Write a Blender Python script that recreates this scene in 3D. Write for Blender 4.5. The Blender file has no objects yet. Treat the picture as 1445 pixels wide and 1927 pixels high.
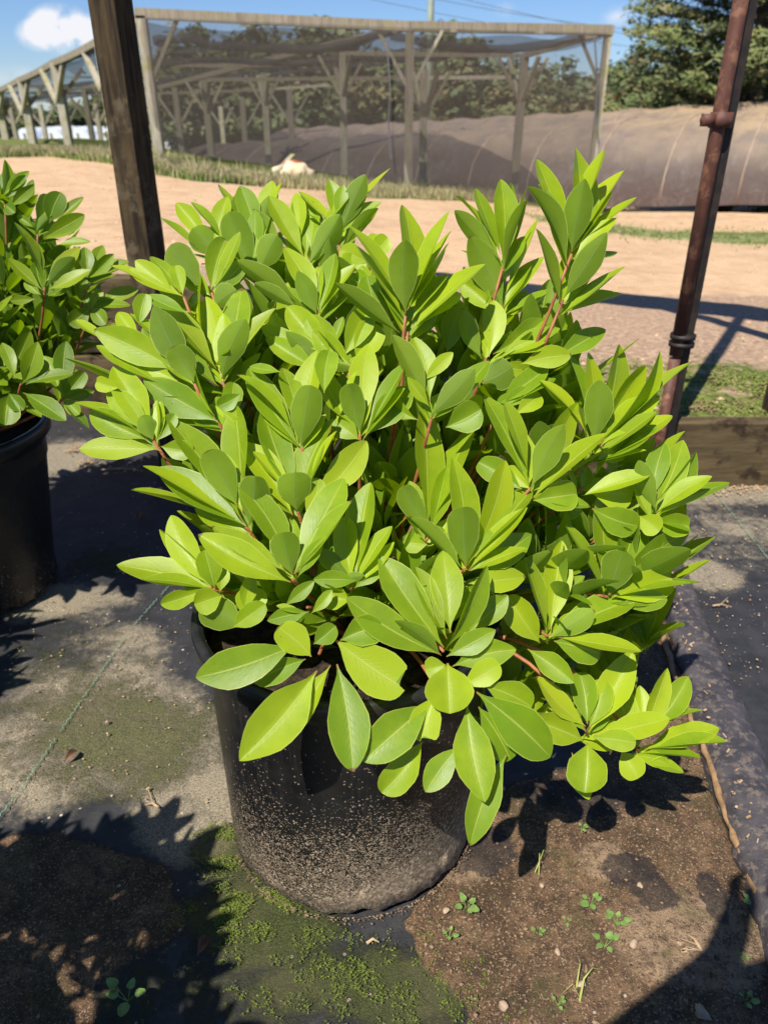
import bpy, bmesh, math, random
from mathutils import Vector, Matrix, noise
R = math.radians
random.seed(7)
# ------------------------------------------------------------------ camera
F, PITCH, CAMH = 1420.0, R(28.0), 1.2
cp, sp = math.cos(PITCH), math.sin(PITCH)
scene = bpy.context.scene
cam_d = bpy.data.cameras.new("camera")
cam = bpy.data.objects.new("camera", cam_d)
scene.collection.objects.link(cam)
scene.camera = cam
cam.location = (0, 0, CAMH)
cam.rotation_euler = (R(90) - PITCH, 0, 0)
cam_d.sensor_fit = 'VERTICAL'
cam_d.sensor_height = 24.0
cam_d.lens = F * 24.0 / 1927.0
cam_d.clip_start = 0.02
cam_d.clip_end = 3000
cam_d.dof.use_dof = True
cam_d.dof.focus_distance = 1.12
cam_d.dof.aperture_fstop = 3.6

# ------------------------------------------------------------------ light
SUN_EL, SUN_AZ = 55.0, 30.0           # light travels towards +y and to the right
w = bpy.data.worlds.new("World"); scene.world = w
w.use_nodes = True
nt = w.node_tree; nt.nodes.clear()
N = nt.nodes.new
wo = N('ShaderNodeOutputWorld'); bg = N('ShaderNodeBackground'); sky = N('ShaderNodeTexSky')
sky.sky_type = 'NISHITA'; sky.sun_disc = False
sky.sun_elevation = R(SUN_EL); sky.sun_rotation = R(180 + SUN_AZ)
sky.air_density = 1.0; sky.dust_density = 0.05; sky.ozone_density = 5.0
bg.inputs[1].default_value = 0.075
tc = N('ShaderNodeTexCoord')
def wmath(op, a, b=None, clamp=False):
    n = N('ShaderNodeMath'); n.operation = op; n.use_clamp = clamp
    for i, v in enumerate((a, b)):
        if v is None: continue
        if isinstance(v, (int, float)): n.inputs[i].default_value = v
        else: nt.links.new(v, n.inputs[i])
    return n.outputs[0]
def pix_dir(px, py):
    u, r = (963.5 - py) / F, (px - 722.5) / F
    return Vector((r, cp + u * sp, -sp + u * cp)).normalized()
cn = N('ShaderNodeTexNoise'); cn.inputs['Scale'].default_value = 24; cn.inputs['Detail'].default_value = 8
cn.inputs['Roughness'].default_value = 0.62
nt.links.new(tc.outputs['Generated'], cn.inputs['Vector'])
total = None
for px, py, rad, sq, den in ((118, 56, .038, 1.5, 1.6), (72, 66, .024, 1.5, 1.5), (165, 62, .028, 1.5, 1.4), (95, 46, .020, 1.3, 1.2), (10, 150, .050, 3.0, .35), (950, 18, .014, 1.6, .30), (1165, 30, .024, 2.0, .42), (-250, 60, .10, 2, .9), (1750, -150, .16, 2, .9)):
    d = pix_dir(px, py)
    s = N('ShaderNodeVectorMath'); s.operation = 'SUBTRACT'
    nt.links.new(tc.outputs['Generated'], s.inputs[0]); s.inputs[1].default_value = d
    m = N('ShaderNodeVectorMath'); m.operation = 'MULTIPLY'
    nt.links.new(s.outputs[0], m.inputs[0]); m.inputs[1].default_value = (1, 1, sq)
    l = N('ShaderNodeVectorMath'); l.operation = 'LENGTH'; nt.links.new(m.outputs[0], l.inputs[0])
    q = wmath('DIVIDE', l.outputs['Value'], rad)
    q = wmath('SUBTRACT', 1.0, q, True)
    q = wmath('MULTIPLY', q, den * 2.2)
    total = q if total is None else wmath('ADD', total, q)
nz = wmath('MULTIPLY', wmath('SUBTRACT', cn.outputs['Fac'], 0.34), 3.2)
cl = wmath('MULTIPLY', total, nz, True)
mixc = N('ShaderNodeMix'); mixc.data_type = 'RGBA'
tint = N('ShaderNodeMix'); tint.data_type = 'RGBA'; tint.blend_type = 'MULTIPLY'; tint.inputs['Factor'].default_value = 1
nt.links.new(sky.outputs[0], tint.inputs['A']); tint.inputs['B'].default_value = (.72, .84, 1.08, 1)
nt.links.new(cl, mixc.inputs['Factor']); nt.links.new(tint.outputs['Result'], mixc.inputs['A'])
mixc.inputs['B'].default_value = (8.3, 8.4, 8.9, 1)
nt.links.new(mixc.outputs['Result'], bg.inputs[0]); nt.links.new(bg.outputs[0], wo.inputs[0])
sun_d = bpy.data.lights.new("sun", 'SUN'); sun_d.energy = 5.0; sun_d.angle = R(0.53); sun_d.color = (1, .94, .84)
sun = bpy.data.objects.new("sun", sun_d); scene.collection.objects.link(sun)
LD = Vector((math.sin(R(SUN_AZ)) * math.cos(R(SUN_EL)), math.cos(R(SUN_AZ)) * math.cos(R(SUN_EL)), -math.sin(R(SUN_EL))))
sun.rotation_euler = LD.to_track_quat('-Z', 'Y').to_euler()
vs = scene.view_settings
vs.view_transform = 'Standard'; vs.look = 'None'; vs.exposure = 0.55; vs.gamma = 1
scene.cycles.transparent_max_bounces = 24
scene.cycles.max_bounces = 8

# ------------------------------------------------------------------ helpers
CAM = Vector((0, 0, CAMH)); FW = Vector((0, cp, -sp)); UP = Vector((0, sp, cp)); RT = Vector((1, 0, 0))
def ray(px, py):
    return FW + UP * ((963.5 - py) / F) + RT * ((px - 722.5) / F)
def at_y(px, py, Y):
    r = ray(px, py); return CAM + r * (Y / r.y)
def at_z(px, py, z=0.0):
    r = ray(px, py); return CAM + r * ((z - CAMH) / r.z)
def at_d(px, py, d):
    return CAM + ray(px, py) * d
def depth(p): return (p - CAM).dot(FW)
def lerp(a, b, t): return a + (b - a) * t
def clamp(v, a=0.0, b=1.0): return max(a, min(b, v))
def smooth(v, a, b):
    t = clamp((v - a) / (b - a)); return t * t * (3 - 2 * t)
def nz3(x, y, z=0.0, s=1.0): return noise.noise(Vector((x * s, y * s, z * s)))

def tag(o, label=None, cat=None, group=None, kind=None):
    if label: o['label'] = label
    if cat: o['category'] = cat
    if group: o['group'] = group
    if kind: o['kind'] = kind
    return o
def link(name, me, mat=None, parent=None, smooth_=False):
    o = bpy.data.objects.new(name, me); scene.collection.objects.link(o)
    if mat:
        for m_ in (mat if isinstance(mat, (list, tuple)) else [mat]): me.materials.append(m_)
    if parent: o.parent = parent
    if smooth_:
        for p in me.polygons: p.use_smooth = True
    return o
def empty(name, loc=(0, 0, 0), rz=0):
    o = bpy.data.objects.new(name, None); scene.collection.objects.link(o)
    o.location = loc; o.rotation_euler = (0, 0, rz); o.empty_display_size = .1
    return o
def copy_tree(o, parent=None):
    c = o.copy(); scene.collection.objects.link(c)
    if parent: c.parent = parent
    for ch in o.children: copy_tree(ch, c)
    return c

class MB:
    def __init__(s): s.v = []; s.f = []; s.uv = []; s.col = []; s.mi = []
    def add(s, vs_, fs, mi=0):
        b = len(s.v); s.v += [Vector(x) for x in vs_]
        for f in fs: s.f.append(tuple(i + b for i in f)); s.mi.append(mi)
    def box(s, c, size, rz=0.0, rot=None):
        m = rot if rot is not None else Matrix.Rotation(rz, 3, 'Z')
        hx, hy, hz = size[0] / 2, size[1] / 2, size[2] / 2
        vs_ = [Vector(c) + m @ Vector((x * hx, y * hy, z * hz)) for z in (-1, 1) for y in (-1, 1) for x in (-1, 1)]
        s.add(vs_, [(0, 2, 3, 1), (4, 5, 7, 6), (0, 1, 5, 4), (2, 6, 7, 3), (0, 4, 6, 2), (1, 3, 7, 5)])
    def bar(s, a, b, w_, h_=None, up=Vector((0, 0, 1))):
        a = Vector(a); b = Vector(b); d = (b - a); L = d.length; d.normalize()
        if abs(d.dot(up)) > .98: up = Vector((0, 1, 0))
        x = d.cross(up).normalized(); z = x.cross(d).normalized()
        m = Matrix((x, d, z)).transposed()
        s.box((a + b) / 2, (w_, L, h_ or w_), rot=m)
    def tube(s, pts, radii, n=8, caps=True, wob=0.0):
        pts = [Vector(p) for p in pts]; rings = []
        prev = None
        for i, p in enumerate(pts):
            t = (pts[min(i + 1, len(pts) - 1)] - pts[max(i - 1, 0)]).normalized()
            if prev is None:
                a = Vector((0, 0, 1)) if abs(t.z) < .9 else Vector((1, 0, 0))
                x = t.cross(a).normalized()
            else:
                x = (prev - t * prev.dot(t)).normalized()
            prev = x; y = t.cross(x)
            r = radii[i] if isinstance(radii, (list, tuple)) else radii
            rings.append([p + (x * math.cos(k * 2 * math.pi / n) + y * math.sin(k * 2 * math.pi / n)) * r * (1 + wob * random.uniform(-1, 1)) for k in range(n)])
        vs_ = [q for rg in rings for q in rg]; fs = []
        for i in range(len(pts) - 1):
            for k in range(n):
                fs.append((i * n + k, i * n + (k + 1) % n, (i + 1) * n + (k + 1) % n, (i + 1) * n + k))
        if caps:
            fs.append(tuple(reversed(range(n)))); fs.append(tuple((len(pts) - 1) * n + k for k in range(n)))
        s.add(vs_, fs)
    def lathe(s, prof, n=64, c=(0, 0, 0), fn=None):
        vs_ = []; fs = []
        for i, (r, z) in enumerate(prof):
            for k in range(n):
                a = 2 * math.pi * k / n
                p = Vector((r * math.cos(a), r * math.sin(a), z))
                if fn: p = fn(p, a, i)
                vs_.append(Vector(c) + p)
        for i in range(len(prof) - 1):
            for k in range(n):
                fs.append((i * n + k, i * n + (k + 1) % n, (i + 1) * n + (k + 1) % n, (i + 1) * n + k))
        s.add(vs_, fs)
    def mesh(s, name='mesh'):
        me = bpy.data.meshes.new(name); me.from_pydata([tuple(v) for v in s.v], [], s.f); me.update()
        return me
    def build(s, name, mat, parent=None, sm=False, bevel=0.0):
        me = s.mesh(name); o = link(name, me, mat, parent, sm)
        if bevel:
            b = o.modifiers.new('bevel', 'BEVEL'); b.width = bevel; b.segments = 2; b.limit_method = 'ANGLE'
        return o

# ------------------------------------------------------------------ materials
class NT:
    def __init__(s, name):
        s.m = bpy.data.materials.new(name); s.m.use_nodes = True; s.t = s.m.node_tree
        s.t.nodes.clear(); s.out = s.n('ShaderNodeOutputMaterial')
        s.b = s.n('ShaderNodeBsdfPrincipled'); s.l(s.b.outputs[0], s.out.inputs[0])
        s.co = s.n('ShaderNodeTexCoord')
    def n(s, k): return s.t.nodes.new(k)
    def l(s, a, b): s.t.links.new(a, b)
    def put(s, v, inp):
        if isinstance(v, (int, float)): inp.default_value = v
        elif isinstance(v, (tuple, list)): inp.default_value = (*v, 1)[:4] if len(v) == 3 and inp.type == 'RGBA' else v
        else: s.l(v, inp)
    def noise(s, scale, detail=6, rough=.6, vec=None, dist=0.0, out='Fac'):
        n = s.n('ShaderNodeTexNoise'); n.inputs['Scale'].default_value = scale; n.inputs['Detail'].default_value = detail
        n.inputs['Roughness'].default_value = rough; n.inputs['Distortion'].default_value = dist
        s.l(vec or s.co.outputs['Object'], n.inputs['Vector']); return n.outputs[out]
    def voro(s, scale, vec=None, out='Distance', feature='F1'):
        n = s.n('ShaderNodeTexVoronoi'); n.feature = feature; n.inputs['Scale'].default_value = scale
        s.l(vec or s.co.outputs['Object'], n.inputs['Vector']); return n.outputs[out]
    def math(s, op, a, b=0.0, clampit=False):
        n = s.n('ShaderNodeMath'); n.operation = op; n.use_clamp = clampit
        s.put(a, n.inputs[0]); s.put(b, n.inputs[1]); return n.outputs[0]
    def ramp(s, v, a, b, lo=0.0, hi=1.0):
        n = s.n('ShaderNodeMapRange'); n.interpolation_type = 'SMOOTHSTEP'
        s.put(v, n.inputs[0]); s.put(a, n.inputs[1]); s.put(b, n.inputs[2]); s.put(lo, n.inputs[3]); s.put(hi, n.inputs[4]); return n.outputs[0]
    def mix(s, f, a, b, mode='MIX'):
        n = s.n('ShaderNodeMix'); n.data_type = 'RGBA'; n.blend_type = mode
        s.put(f, n.inputs['Factor']); s.put(a, n.inputs['A']); s.put(b, n.inputs['B']); return n.outputs['Result']
    def bump(s, h, strength=.5, dist=.01, prev=None):
        n = s.n('ShaderNodeBump'); n.inputs['Strength'].default_value = strength; n.inputs['Distance'].default_value = dist
        s.l(h, n.inputs['Height'])
        if prev: s.l(prev, n.inputs['Normal'])
        return n.outputs[0]
    def mapping(s, scale, vec=None):
        n = s.n('ShaderNodeMapping'); n.inputs['Scale'].default_value = scale
        s.l(vec or s.co.outputs['Object'], n.inputs[0]); return n.outputs[0]
    def attr(s, name, out='Color'):
        n = s.n('ShaderNodeAttribute'); n.attribute_name = name; return n.outputs[out]
    def sep(s, v):
        n = s.n('ShaderNodeSeparateXYZ'); s.l(v, n.inputs[0]); return n.outputs
    def fin(s, col, rough=.6, normal=None, spec=.5, metal=0.0):
        s.put(col, s.b.inputs['Base Color']); s.put(rough, s.b.inputs['Roughness']); s.put(metal, s.b.inputs['Metallic'])
        s.b.inputs['Specular IOR Level'].default_value = spec
        if normal: s.l(normal, s.b.inputs['Normal'])
        return s.m

def mottled(name, c1, c2, scale, rough=.7, bump=.4, bdist=.01, stretch=(1, 1, 1), spec=.4, c3=None, scale3=2.0, metal=0.0):
    t = NT(name); v = t.mapping(stretch)
    f = t.ramp(t.noise(scale, 8, .65, v), .35, .65)
    col = t.mix(f, c1, c2)
    if c3: col = t.mix(t.ramp(t.noise(scale3, 6, .7), .5, .62), col, c3)
    return t.fin(col, rough, t.bump(t.noise(scale * 3, 8, .7, v), bump, bdist), spec, metal)

def leaf_material(name, top_a, top_b, under, trans, young):
    t = NT(name)
    uv = t.n('ShaderNodeUVMap').outputs[0]; s_ = t.sep(uv); u, v = s_[0], s_[1]
    tone = t.attr('tone', 'Color'); tn = t.sep(tone)     # x random, y youth, z underside gloss
    geo = t.n('ShaderNodeNewGeometry')
    du = t.math('ABSOLUTE', t.math('SUBTRACT', u, .5))
    nse = t.noise(26, 5, .6)
    top = t.mix(t.ramp(t.math('ADD', t.math('MULTIPLY', nse, .5), t.math('MULTIPLY', tn[0], .6)), .25, .8), top_a, top_b)
    top = t.mix(tn[1], top, young)
    fine = t.noise(260, 3, .6)
    top = t.mix(t.ramp(fine, .35, .75, 0, .10), top, (.26, .36, .06))
    und = t.mix(t.ramp(t.math('ADD', t.math('MULTIPLY', nse, .5), t.math('MULTIPLY', tn[2], .6)), .25, .85, 0, 1), under, t.mix(.6, under, (.25, .38, .03)))
    und = t.mix(t.math('MULTIPLY', tn[1], .6), und, young)
    # side veins, faint
    vv = t.math('ADD', t.math('MULTIPLY', v, 13.0), t.math('MULTIPLY', du, -9.0))
    sv = t.math('ABSOLUTE', t.math('SUBTRACT', t.math('FRACT', vv), .5))
    svm = t.math('MULTIPLY', t.ramp(sv, .0, .09, 1, 0), t.ramp(du, .05, .3, .22, 0.05))
    mrw = t.math('SUBTRACT', .026, t.math('MULTIPLY', v, .016))
    mid = t.ramp(du, mrw, t.math('ADD', mrw, .014), 1, 0)
    rim = t.ramp(du, .470, .492)
    c = t.mix(svm, top, (.34, .47, .05))
    c = t.mix(t.math('MULTIPLY', mid, .62), c, (.46, .54, .10))
    c = t.mix(t.math('MULTIPLY', rim, .75), c, (.50, .56, .10))
    cu = t.mix(t.math('MULTIPLY', mid, .6), und, (.17, .27, .08))
    cu = t.mix(t.math('MULTIPLY', rim, .8), cu, (.50, .60, .16))
    col = t.mix(geo.outputs['Backfacing'], c, cu)
    red = t.ramp(v, .0, .075, 1, 0)
    col = t.mix(t.math('MULTIPLY', red, .8), col, (.36, .13, .05))
    # specks / blemishes
    sp_ = t.voro(85); spm = t.math('MULTIPLY', t.ramp(sp_, .05, .09, 1, 0), t.ramp(t.noise(30, 2), .52, .58))
    col = t.mix(t.math('MULTIPLY', spm, .75), col, (.10, .09, .03))
    tipm = t.math('MULTIPLY', t.ramp(t.math('ADD', v, t.math('MULTIPLY', nse, .05)), .985, 1.0), t.ramp(tn[2], .84, .88))
    col = t.mix(tipm, col, (.16, .09, .03))
    blt = t.math('MULTIPLY', t.ramp(t.noise(19, 4, .7), .60, .72), t.ramp(tn[0], .4, .9)); col = t.mix(t.math('MULTIPLY', blt, .35), col, (.30, .33, .05))
    rough = t.math('ADD', t.math('MULTIPLY', nse, .18), t.mix(geo.outputs['Backfacing'], (.33, .33, .33), (.55, .55, .55)))
    h = t.math('ADD', t.math('MULTIPLY', mid, -1.0), t.math('MULTIPLY', svm, -1.2))
    h = t.math('ADD', h, t.math('MULTIPLY', t.noise(55, 4, .6), 1.1))
    t.fin(col, rough, t.bump(h, .35, .0012), .36)
    tr = t.n('ShaderNodeBsdfTranslucent')
    t.put(t.mix(tn[1], trans, (.62, .72, .02)), tr.inputs[0])
    mx = t.n('ShaderNodeMixShader'); mx.inputs[0].default_value = .38
    t.l(t.b.outputs[0], mx.inputs[1]); t.l(tr.outputs[0], mx.inputs[2]); t.l(mx.outputs[0], t.out.inputs[0])
    return t.m
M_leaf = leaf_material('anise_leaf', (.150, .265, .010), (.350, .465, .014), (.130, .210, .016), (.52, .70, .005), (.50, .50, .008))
M_leaf_shade = leaf_material('anise_leaf_shaded', (.08, .17, .006), (.20, .31, .007), (.08, .145, .010), (.34, .52, .004), (.42, .44, .010))  # leaf colours darkened: the left shrub's shade is painted in
M_stem = mottled('red_stem', (.22, .060, .028), (.36, .14, .055), 25, .5, .12, .001)
M_bark = mottled('shrub_bark', (.10, .045, .022), (.20, .09, .045), 45, .7, .6, .003)
M_hole = mottled('insect_hole', (.55, .55, .25), (.6, .6, .3), 40)

def pot_material(name, dust, side):
    t = NT(name); o = t.sep(t.co.outputs['Object'])
    # object space: pot base at the origin
    low = t.math('POWER', t.ramp(o[2], .56, -.06), 2.9)
    rgt = t.ramp(o[0], -.22, .10, 0, 1)
    den = t.math('MULTIPLY', t.math('ADD', t.math('MULTIPLY', low, .66), t.math('MULTIPLY', t.math('MULTIPLY', low, rgt), 1.0)), dust)
    wp = t.n('ShaderNodeMix'); wp.data_type = 'VECTOR'; wp.inputs['Factor'].default_value = .006; t.l(t.co.outputs['Object'], wp.inputs['A']); t.l(t.noise(120, 3, out='Color'), wp.inputs['B']); wv_ = wp.outputs['Result']
    cell = t.voro(225, wv_, out='Color'); cs = t.sep(cell)
    dist = t.voro(225, wv_)
    big = t.noise(14, 5, .6)
    th = t.math('SUBTRACT', 1.0, t.math('MULTIPLY', den, t.math('ADD', -.25, t.math('MULTIPLY', t.noise(9, 9, .8), 2.0))))
    on = t.math('MULTIPLY', t.ramp(cs[0], th, t.math('ADD', th, .05)), t.ramp(dist, .32, .5, 1, 0))
    cell2 = t.voro(520, out='Color'); on2 = t.ramp(t.sep(cell2)[0], t.math('ADD', th, .05), t.math('ADD', th, .09))
    c3 = t.voro(420, out='Color'); on3 = t.math('MULTIPLY', t.ramp(t.sep(c3)[0], .975, .985), t.math('MULTIPLY', t.ramp(t.noise(12, 5), .38, .6), dust))
    on = t.math('MAXIMUM', t.math('MAXIMUM', on, on2), on3)
    base = t.mix(t.ramp(t.noise(30, 6), .3, .7), (.007, .007, .0075), (.015, .0145, .014))
    scr = t.ramp(t.noise(160, 3, .6, t.mapping((1, 1, .06))), .52, .66, 0, .22)
    base = t.mix(scr, base, (.045, .043, .04))
    film = t.ramp(o[2], .12, .0, 0, .5)
    base = t.mix(t.math('MULTIPLY', t.math('MULTIPLY', film, t.ramp(big, .35, .6)), dust), base, (.12, .085, .055))
    spk = t.mix(t.math('MULTIPLY', cs[1], cs[2]), (.13, .095, .06), (.46, .36, .25))
    col = t.mix(on, base, spk)
    n1 = t.bump(on, .9, .0025)
    n1 = t.bump(t.noise(90, 5), .12, .002, n1)
    return t.fin(col, t.math('ADD', .36, t.math('MULTIPLY', on, .5)), n1, .45)
M_pot = pot_material('black_plastic_muddy', 1.2, 1)
M_pot2 = pot_material('black_plastic', .12, 0)
M_rim = mottled('black_plastic_rim', (.010, .010, .011), (.022, .022, .022), 30, .32, .15, .001)
M_potsoil = mottled('potting_bark', (.012, .008, .006), (.09, .055, .03), 60, .95, 1, .01)

# ground (near sheet): attribute 'mask' = soil, moss, dust ; 'mask2' = dark, wet
def ground_material():
    t = NT('weed_cloth_and_dirt')
    mk = t.sep(t.attr('mask')); mk2 = t.sep(t.attr('mask2'))
    soil, moss, dust = mk[0], mk[1], mk[2]; damp = mk2[0]
    fine = t.noise(85, 8, .7); mid = t.noise(16, 8, .65); big = t.noise(4, 6, .6); grit = t.noise(320, 4, .7)
    wv = t.n('ShaderNodeTexWave'); wv.inputs['Scale'].default_value = 190; wv.wave_type = 'BANDS'; wv.bands_direction = 'X'
    wv2 = t.n('ShaderNodeTexWave'); wv2.inputs['Scale'].default_value = 150; wv2.bands_direction = 'Y'
    rot = t.n('ShaderNodeMapping'); rot.inputs['Rotation'].default_value = (0, 0, .42); t.l(t.co.outputs['Object'], rot.inputs[0])
    t.l(rot.outputs[0], wv.inputs['Vector']); t.l(rot.outputs[0], wv2.inputs['Vector'])
    weave = t.math('MULTIPLY', wv.outputs['Fac'], wv2.outputs['Fac'])
    cloth = t.mix(t.ramp(mid, .3, .7), (.020, .021, .024), (.040, .040, .043))
    cloth = t.mix(t.math('MULTIPLY', weave, .4), cloth, (.060, .058, .056))
    blot = t.noise(44, 9, .78); patch = t.noise(9, 8, .7, dist=.6)
    dm = t.math('ADD', t.math('MULTIPLY', dust, .57), t.math('ADD', t.math('MULTIPLY', patch, .9), t.math('MULTIPLY', blot, .75)))
    df = t.ramp(dm, .98, 1.34)
    col = t.mix(t.math('MULTIPLY', df, .9), cloth, t.mix(t.ramp(grit, .35, .65), (.13, .11, .078), (.37, .31, .215)))
    patch2 = t.noise(12, 8, .72, t.mapping((1, 1, 1.7)), .8)
    ms = t.math('ADD', t.math('MULTIPLY', moss, .75), t.math('ADD', t.math('MULTIPLY', patch2, .95), t.math('MULTIPLY', blot, .75)))
    mf = t.ramp(ms, 1.12, 1.46)
    mosscol = t.mix(t.ramp(grit, .35, .7), (.030, .045, .006), (.13, .15, .022))
    mosscol = t.mix(t.ramp(big, .4, .6, 0, .6), mosscol, (.12, .105, .045))
    col = t.mix(t.math('MULTIPLY', mf, .70), col, mosscol)
    sm = t.math('ADD', t.math('MULTIPLY', soil, 1.2), t.math('ADD', t.math('MULTIPLY', mid, .6), t.math('MULTIPLY', fine, .3)))
    sf = t.ramp(sm, .98, 1.08)
    sc = t.mix(t.ramp(patch, .35, .62), (.085, .046, .024), (.24, .142, .076))
    sc = t.mix(t.math('MULTIPLY', t.ramp(t.math('ADD', dust, t.math('MULTIPLY', patch, .8)), .75, 1.15), .8), sc, (.42, .285, .175))
    sc = t.mix(t.ramp(blot, .42, .62, 0, .75), sc, (.060, .038, .022))
    sc = t.mix(t.ramp(t.noise(230, 3, .65), .56, .63, 0, .85), sc, (.44, .31, .19))  # pale specks painted in as glints on the soil
    sc = t.mix(t.ramp(t.noise(150, 3, .7), .44, .36, 0, .8), sc, (.040, .026, .017))
    g2 = t.noise(700, 2, .6); sc = t.mix(t.ramp(g2, .58, .72, 0, .6), sc, (.40, .30, .20))
    sc = t.mix(t.math('MULTIPLY', t.ramp(patch2, .50, .66), .5), sc, (.085, .085, .028))
    col = t.mix(sf, col, sc)
    cell = t.voro(95, out='Color'); dd = t.voro(95)
    peb = t.math('MULTIPLY', t.ramp(t.sep(cell)[0], .984, .990), t.ramp(dd, .22, .34, 1, 0))
    col = t.mix(peb, col, t.mix(t.sep(cell)[1], (.35, .24, .15), (.62, .54, .44)))
    wf = t.ramp(t.math('ADD', damp, t.math('MULTIPLY', t.math('SUBTRACT', blot, .5), 1.6)), .45, .62)
    dc = t.n('ShaderNodeHueSaturation'); dc.inputs['Value'].default_value = .38; t.l(col, dc.inputs['Color'])
    col = t.mix(t.math('MULTIPLY', wf, .85), col, t.mix(.5, dc.outputs[0], (.030, .030, .036)))
    hh = t.math('ADD', t.math('MULTIPLY', grit, .9), t.math('ADD', t.math('MULTIPLY', blot, 1.5), t.math('MULTIPLY', peb, 1.2)))
    hm = t.math('MULTIPLY', hh, t.math('ADD', .22, t.math('MAXIMUM', sf, t.math('MULTIPLY', mf, .8))))
    n1 = t.bump(hm, .85, .006)
    n1 = t.bump(weave, .25, .0006, n1)
    rgh = t.math('SUBTRACT', t.math('ADD', .50, t.math('MULTIPLY', t.math('MAXIMUM', sf, t.math('MAXIMUM', mf, df)), .4)), t.math('MULTIPLY', wf, .25))
    return t.fin(col, rgh, n1, .35)
M_ground = ground_material()

def far_ground_material():
    t = NT('sandy_road_and_verge')
    mk = t.sep(t.attr('mask')); sand, grass, mottled_band = mk[0], mk[1], mk[2]
    fine = t.noise(38, 8, .7); mid = t.noise(5, 7, .65); big = t.noise(.9, 6, .6)
    sc = t.mix(t.ramp(mid, .35, .68), (.58, .40, .245), (.46, .285, .155))
    sc = t.mix(t.ramp(fine, .45, .75, 0, .4), sc, (.72, .56, .40))
    sc = t.mix(t.ramp(big, .42, .62, 0, .55), sc, (.64, .44, .26))
    sc = t.mix(t.ramp(t.noise(11, 8, .8), .54, .70, 0, .6), sc, (.36, .20, .11))
    sc = t.mix(t.ramp(t.noise(2.2, 8, .7, t.mapping((.35, 2.2, 1))), .54, .68, 0, .4), sc, (.42, .26, .15))
    gc = t.mix(t.ramp(fine, .3, .7), (.22, .135, .085), (.54, .385, .26))
    gc = t.mix(t.ramp(mid, .4, .6, 0, .45), gc, (.40, .27, .18))
    gc = t.mix(t.ramp(t.noise(70, 5, .8), .55, .7, 0, .6), gc, (.62, .48, .36))
    gr = t.mix(t.ramp(fine, .35, .65), (.05, .085, .015), (.19, .22, .05))
    gr = t.mix(t.ramp(mid, .5, .7, 0, .8), gr, (.30, .22, .10))
    col = t.mix(t.ramp(t.math('ADD', mottled_band, t.math('MULTIPLY', t.math('SUBTRACT', mid, .5), .6)), .4, .6), sc, gc)
    col = t.mix(t.ramp(t.math('ADD', grass, t.math('MULTIPLY', t.math('SUBTRACT', t.noise(9, 7, .7), .5), 1.3)), .4, .62), col, gr)
    return t.fin(col, .95, t.bump(t.math('ADD', fine, t.math('MULTIPLY', mid, 2)), .6, .03), .2)
M_far = far_ground_material()

def wood(name, c1, c2, c3, stretch=(14, 14, 1.2)):
    return mottled(name, c1, c2, 3.2, .85, .7, .006, stretch, .25, c3, 5.0)
M_darkwood = wood('old_treated_post', (.075, .050, .022), (.018, .012, .007), (.11, .085, .05), (16, 16, 1.5))
M_plank = mottled('weathered_plank', (.125, .09, .045), (.065, .048, .024), 3, .9, .6, .006, (1, 8, 8), .2, (.035, .022, .013), 7)
M_greywood = wood('grey_timber', (.33, .29, .22), (.20, .17, .125), (.27, .25, .13))
M_palewood = wood('pale_timber', (.46, .42, .33), (.28, .25, .18), (.30, .28, .12))
M_rust = mottled('rusty_steel', (.125, .048, .030), (.075, .030, .021), 9, .62, .3, .003, (3, 3, 1), .4, (.22, .10, .055), 22)
M_blacksteel = mottled('black_steel', (.010, .008, .007), (.03, .02, .014), 18, .6, .3, .003)
M_roll = mottled('black_ground_cloth_roll', (.040, .037, .042), (.085, .076, .080), 14, .42, .6, .008, (1, 1, 1), .5, (.15, .12, .10), 60)
M_stick = mottled('dry_stick', (.36, .22, .11), (.20, .12, .06), 30, .85, .6, .004)
M_tan = mottled('dry_litter', (.50, .36, .22), (.30, .19, .10), 40, .9, .6, .003)
M_brownleaf = mottled('dead_leaf', (.20, .10, .06), (.10, .05, .03), 40, .8, .5, .003)
M_stone = mottled('pebble', (.42, .31, .21), (.24, .17, .11), 30, .8, .4, .003)
M_roadgrit = mottled('road_stones', (.55, .38, .25), (.34, .21, .13), 30, .9, .4, .003)
M_grit = mottled('grit', (.26, .18, .11), (.14, .09, .055), 30, .9, .4, .003)
M_seed = mottled('seedling_leaf', (.11, .19, .04), (.19, .29, .08), 60, .5, .3, .001)
M_blade = mottled('grass_blade', (.20, .27, .05), (.32, .34, .10), 20, .7, .2, .001)
M_moss = mottled('moss_tuft', (.065, .10, .011), (.17, .21, .028), 200, .9, .5, .002)
M_dry = mottled('dry_grass', (.46, .38, .22), (.28, .28, .12), 8, .9, .2, .002)
M_bankmoss = mottled('bank_moss', (.09, .13, .018), (.22, .26, .05), 30, .9, .4, .003, c3=(.20, .15, .07), scale3=9)
M_lawn = mottled('lawn_grass', (.20, .25, .09), (.30, .30, .13), 8, .9, .2, .002)
M_weed = mottled('verge_weed', (.10, .17, .03), (.20, .25, .06), 14, .8, .3, .004)
M_seam = mottled('green_seam_thread', (.10, .26, .16), (.24, .36, .24), 300, .7, .5, .001)
M_white = mottled('white_plastic_sheet', (.82, .84, .88), (.62, .66, .72), 1.5, .35, .2, .05)
M_cream = mottled('cream_tarp', (.72, .60, .40), (.60, .46, .28), 3, .7, .4, .05)
M_orange = mottled('orange_strap', (.60, .18, .08), (.5, .12, .06), 5, .7)
M_skin = mottled('skin', (.50, .30, .22), (.44, .26, .18), 20, .5)
M_shirt = mottled('shirt_fabric', (.10, .14, .22), (.08, .11, .18), 60, .9)
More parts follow.
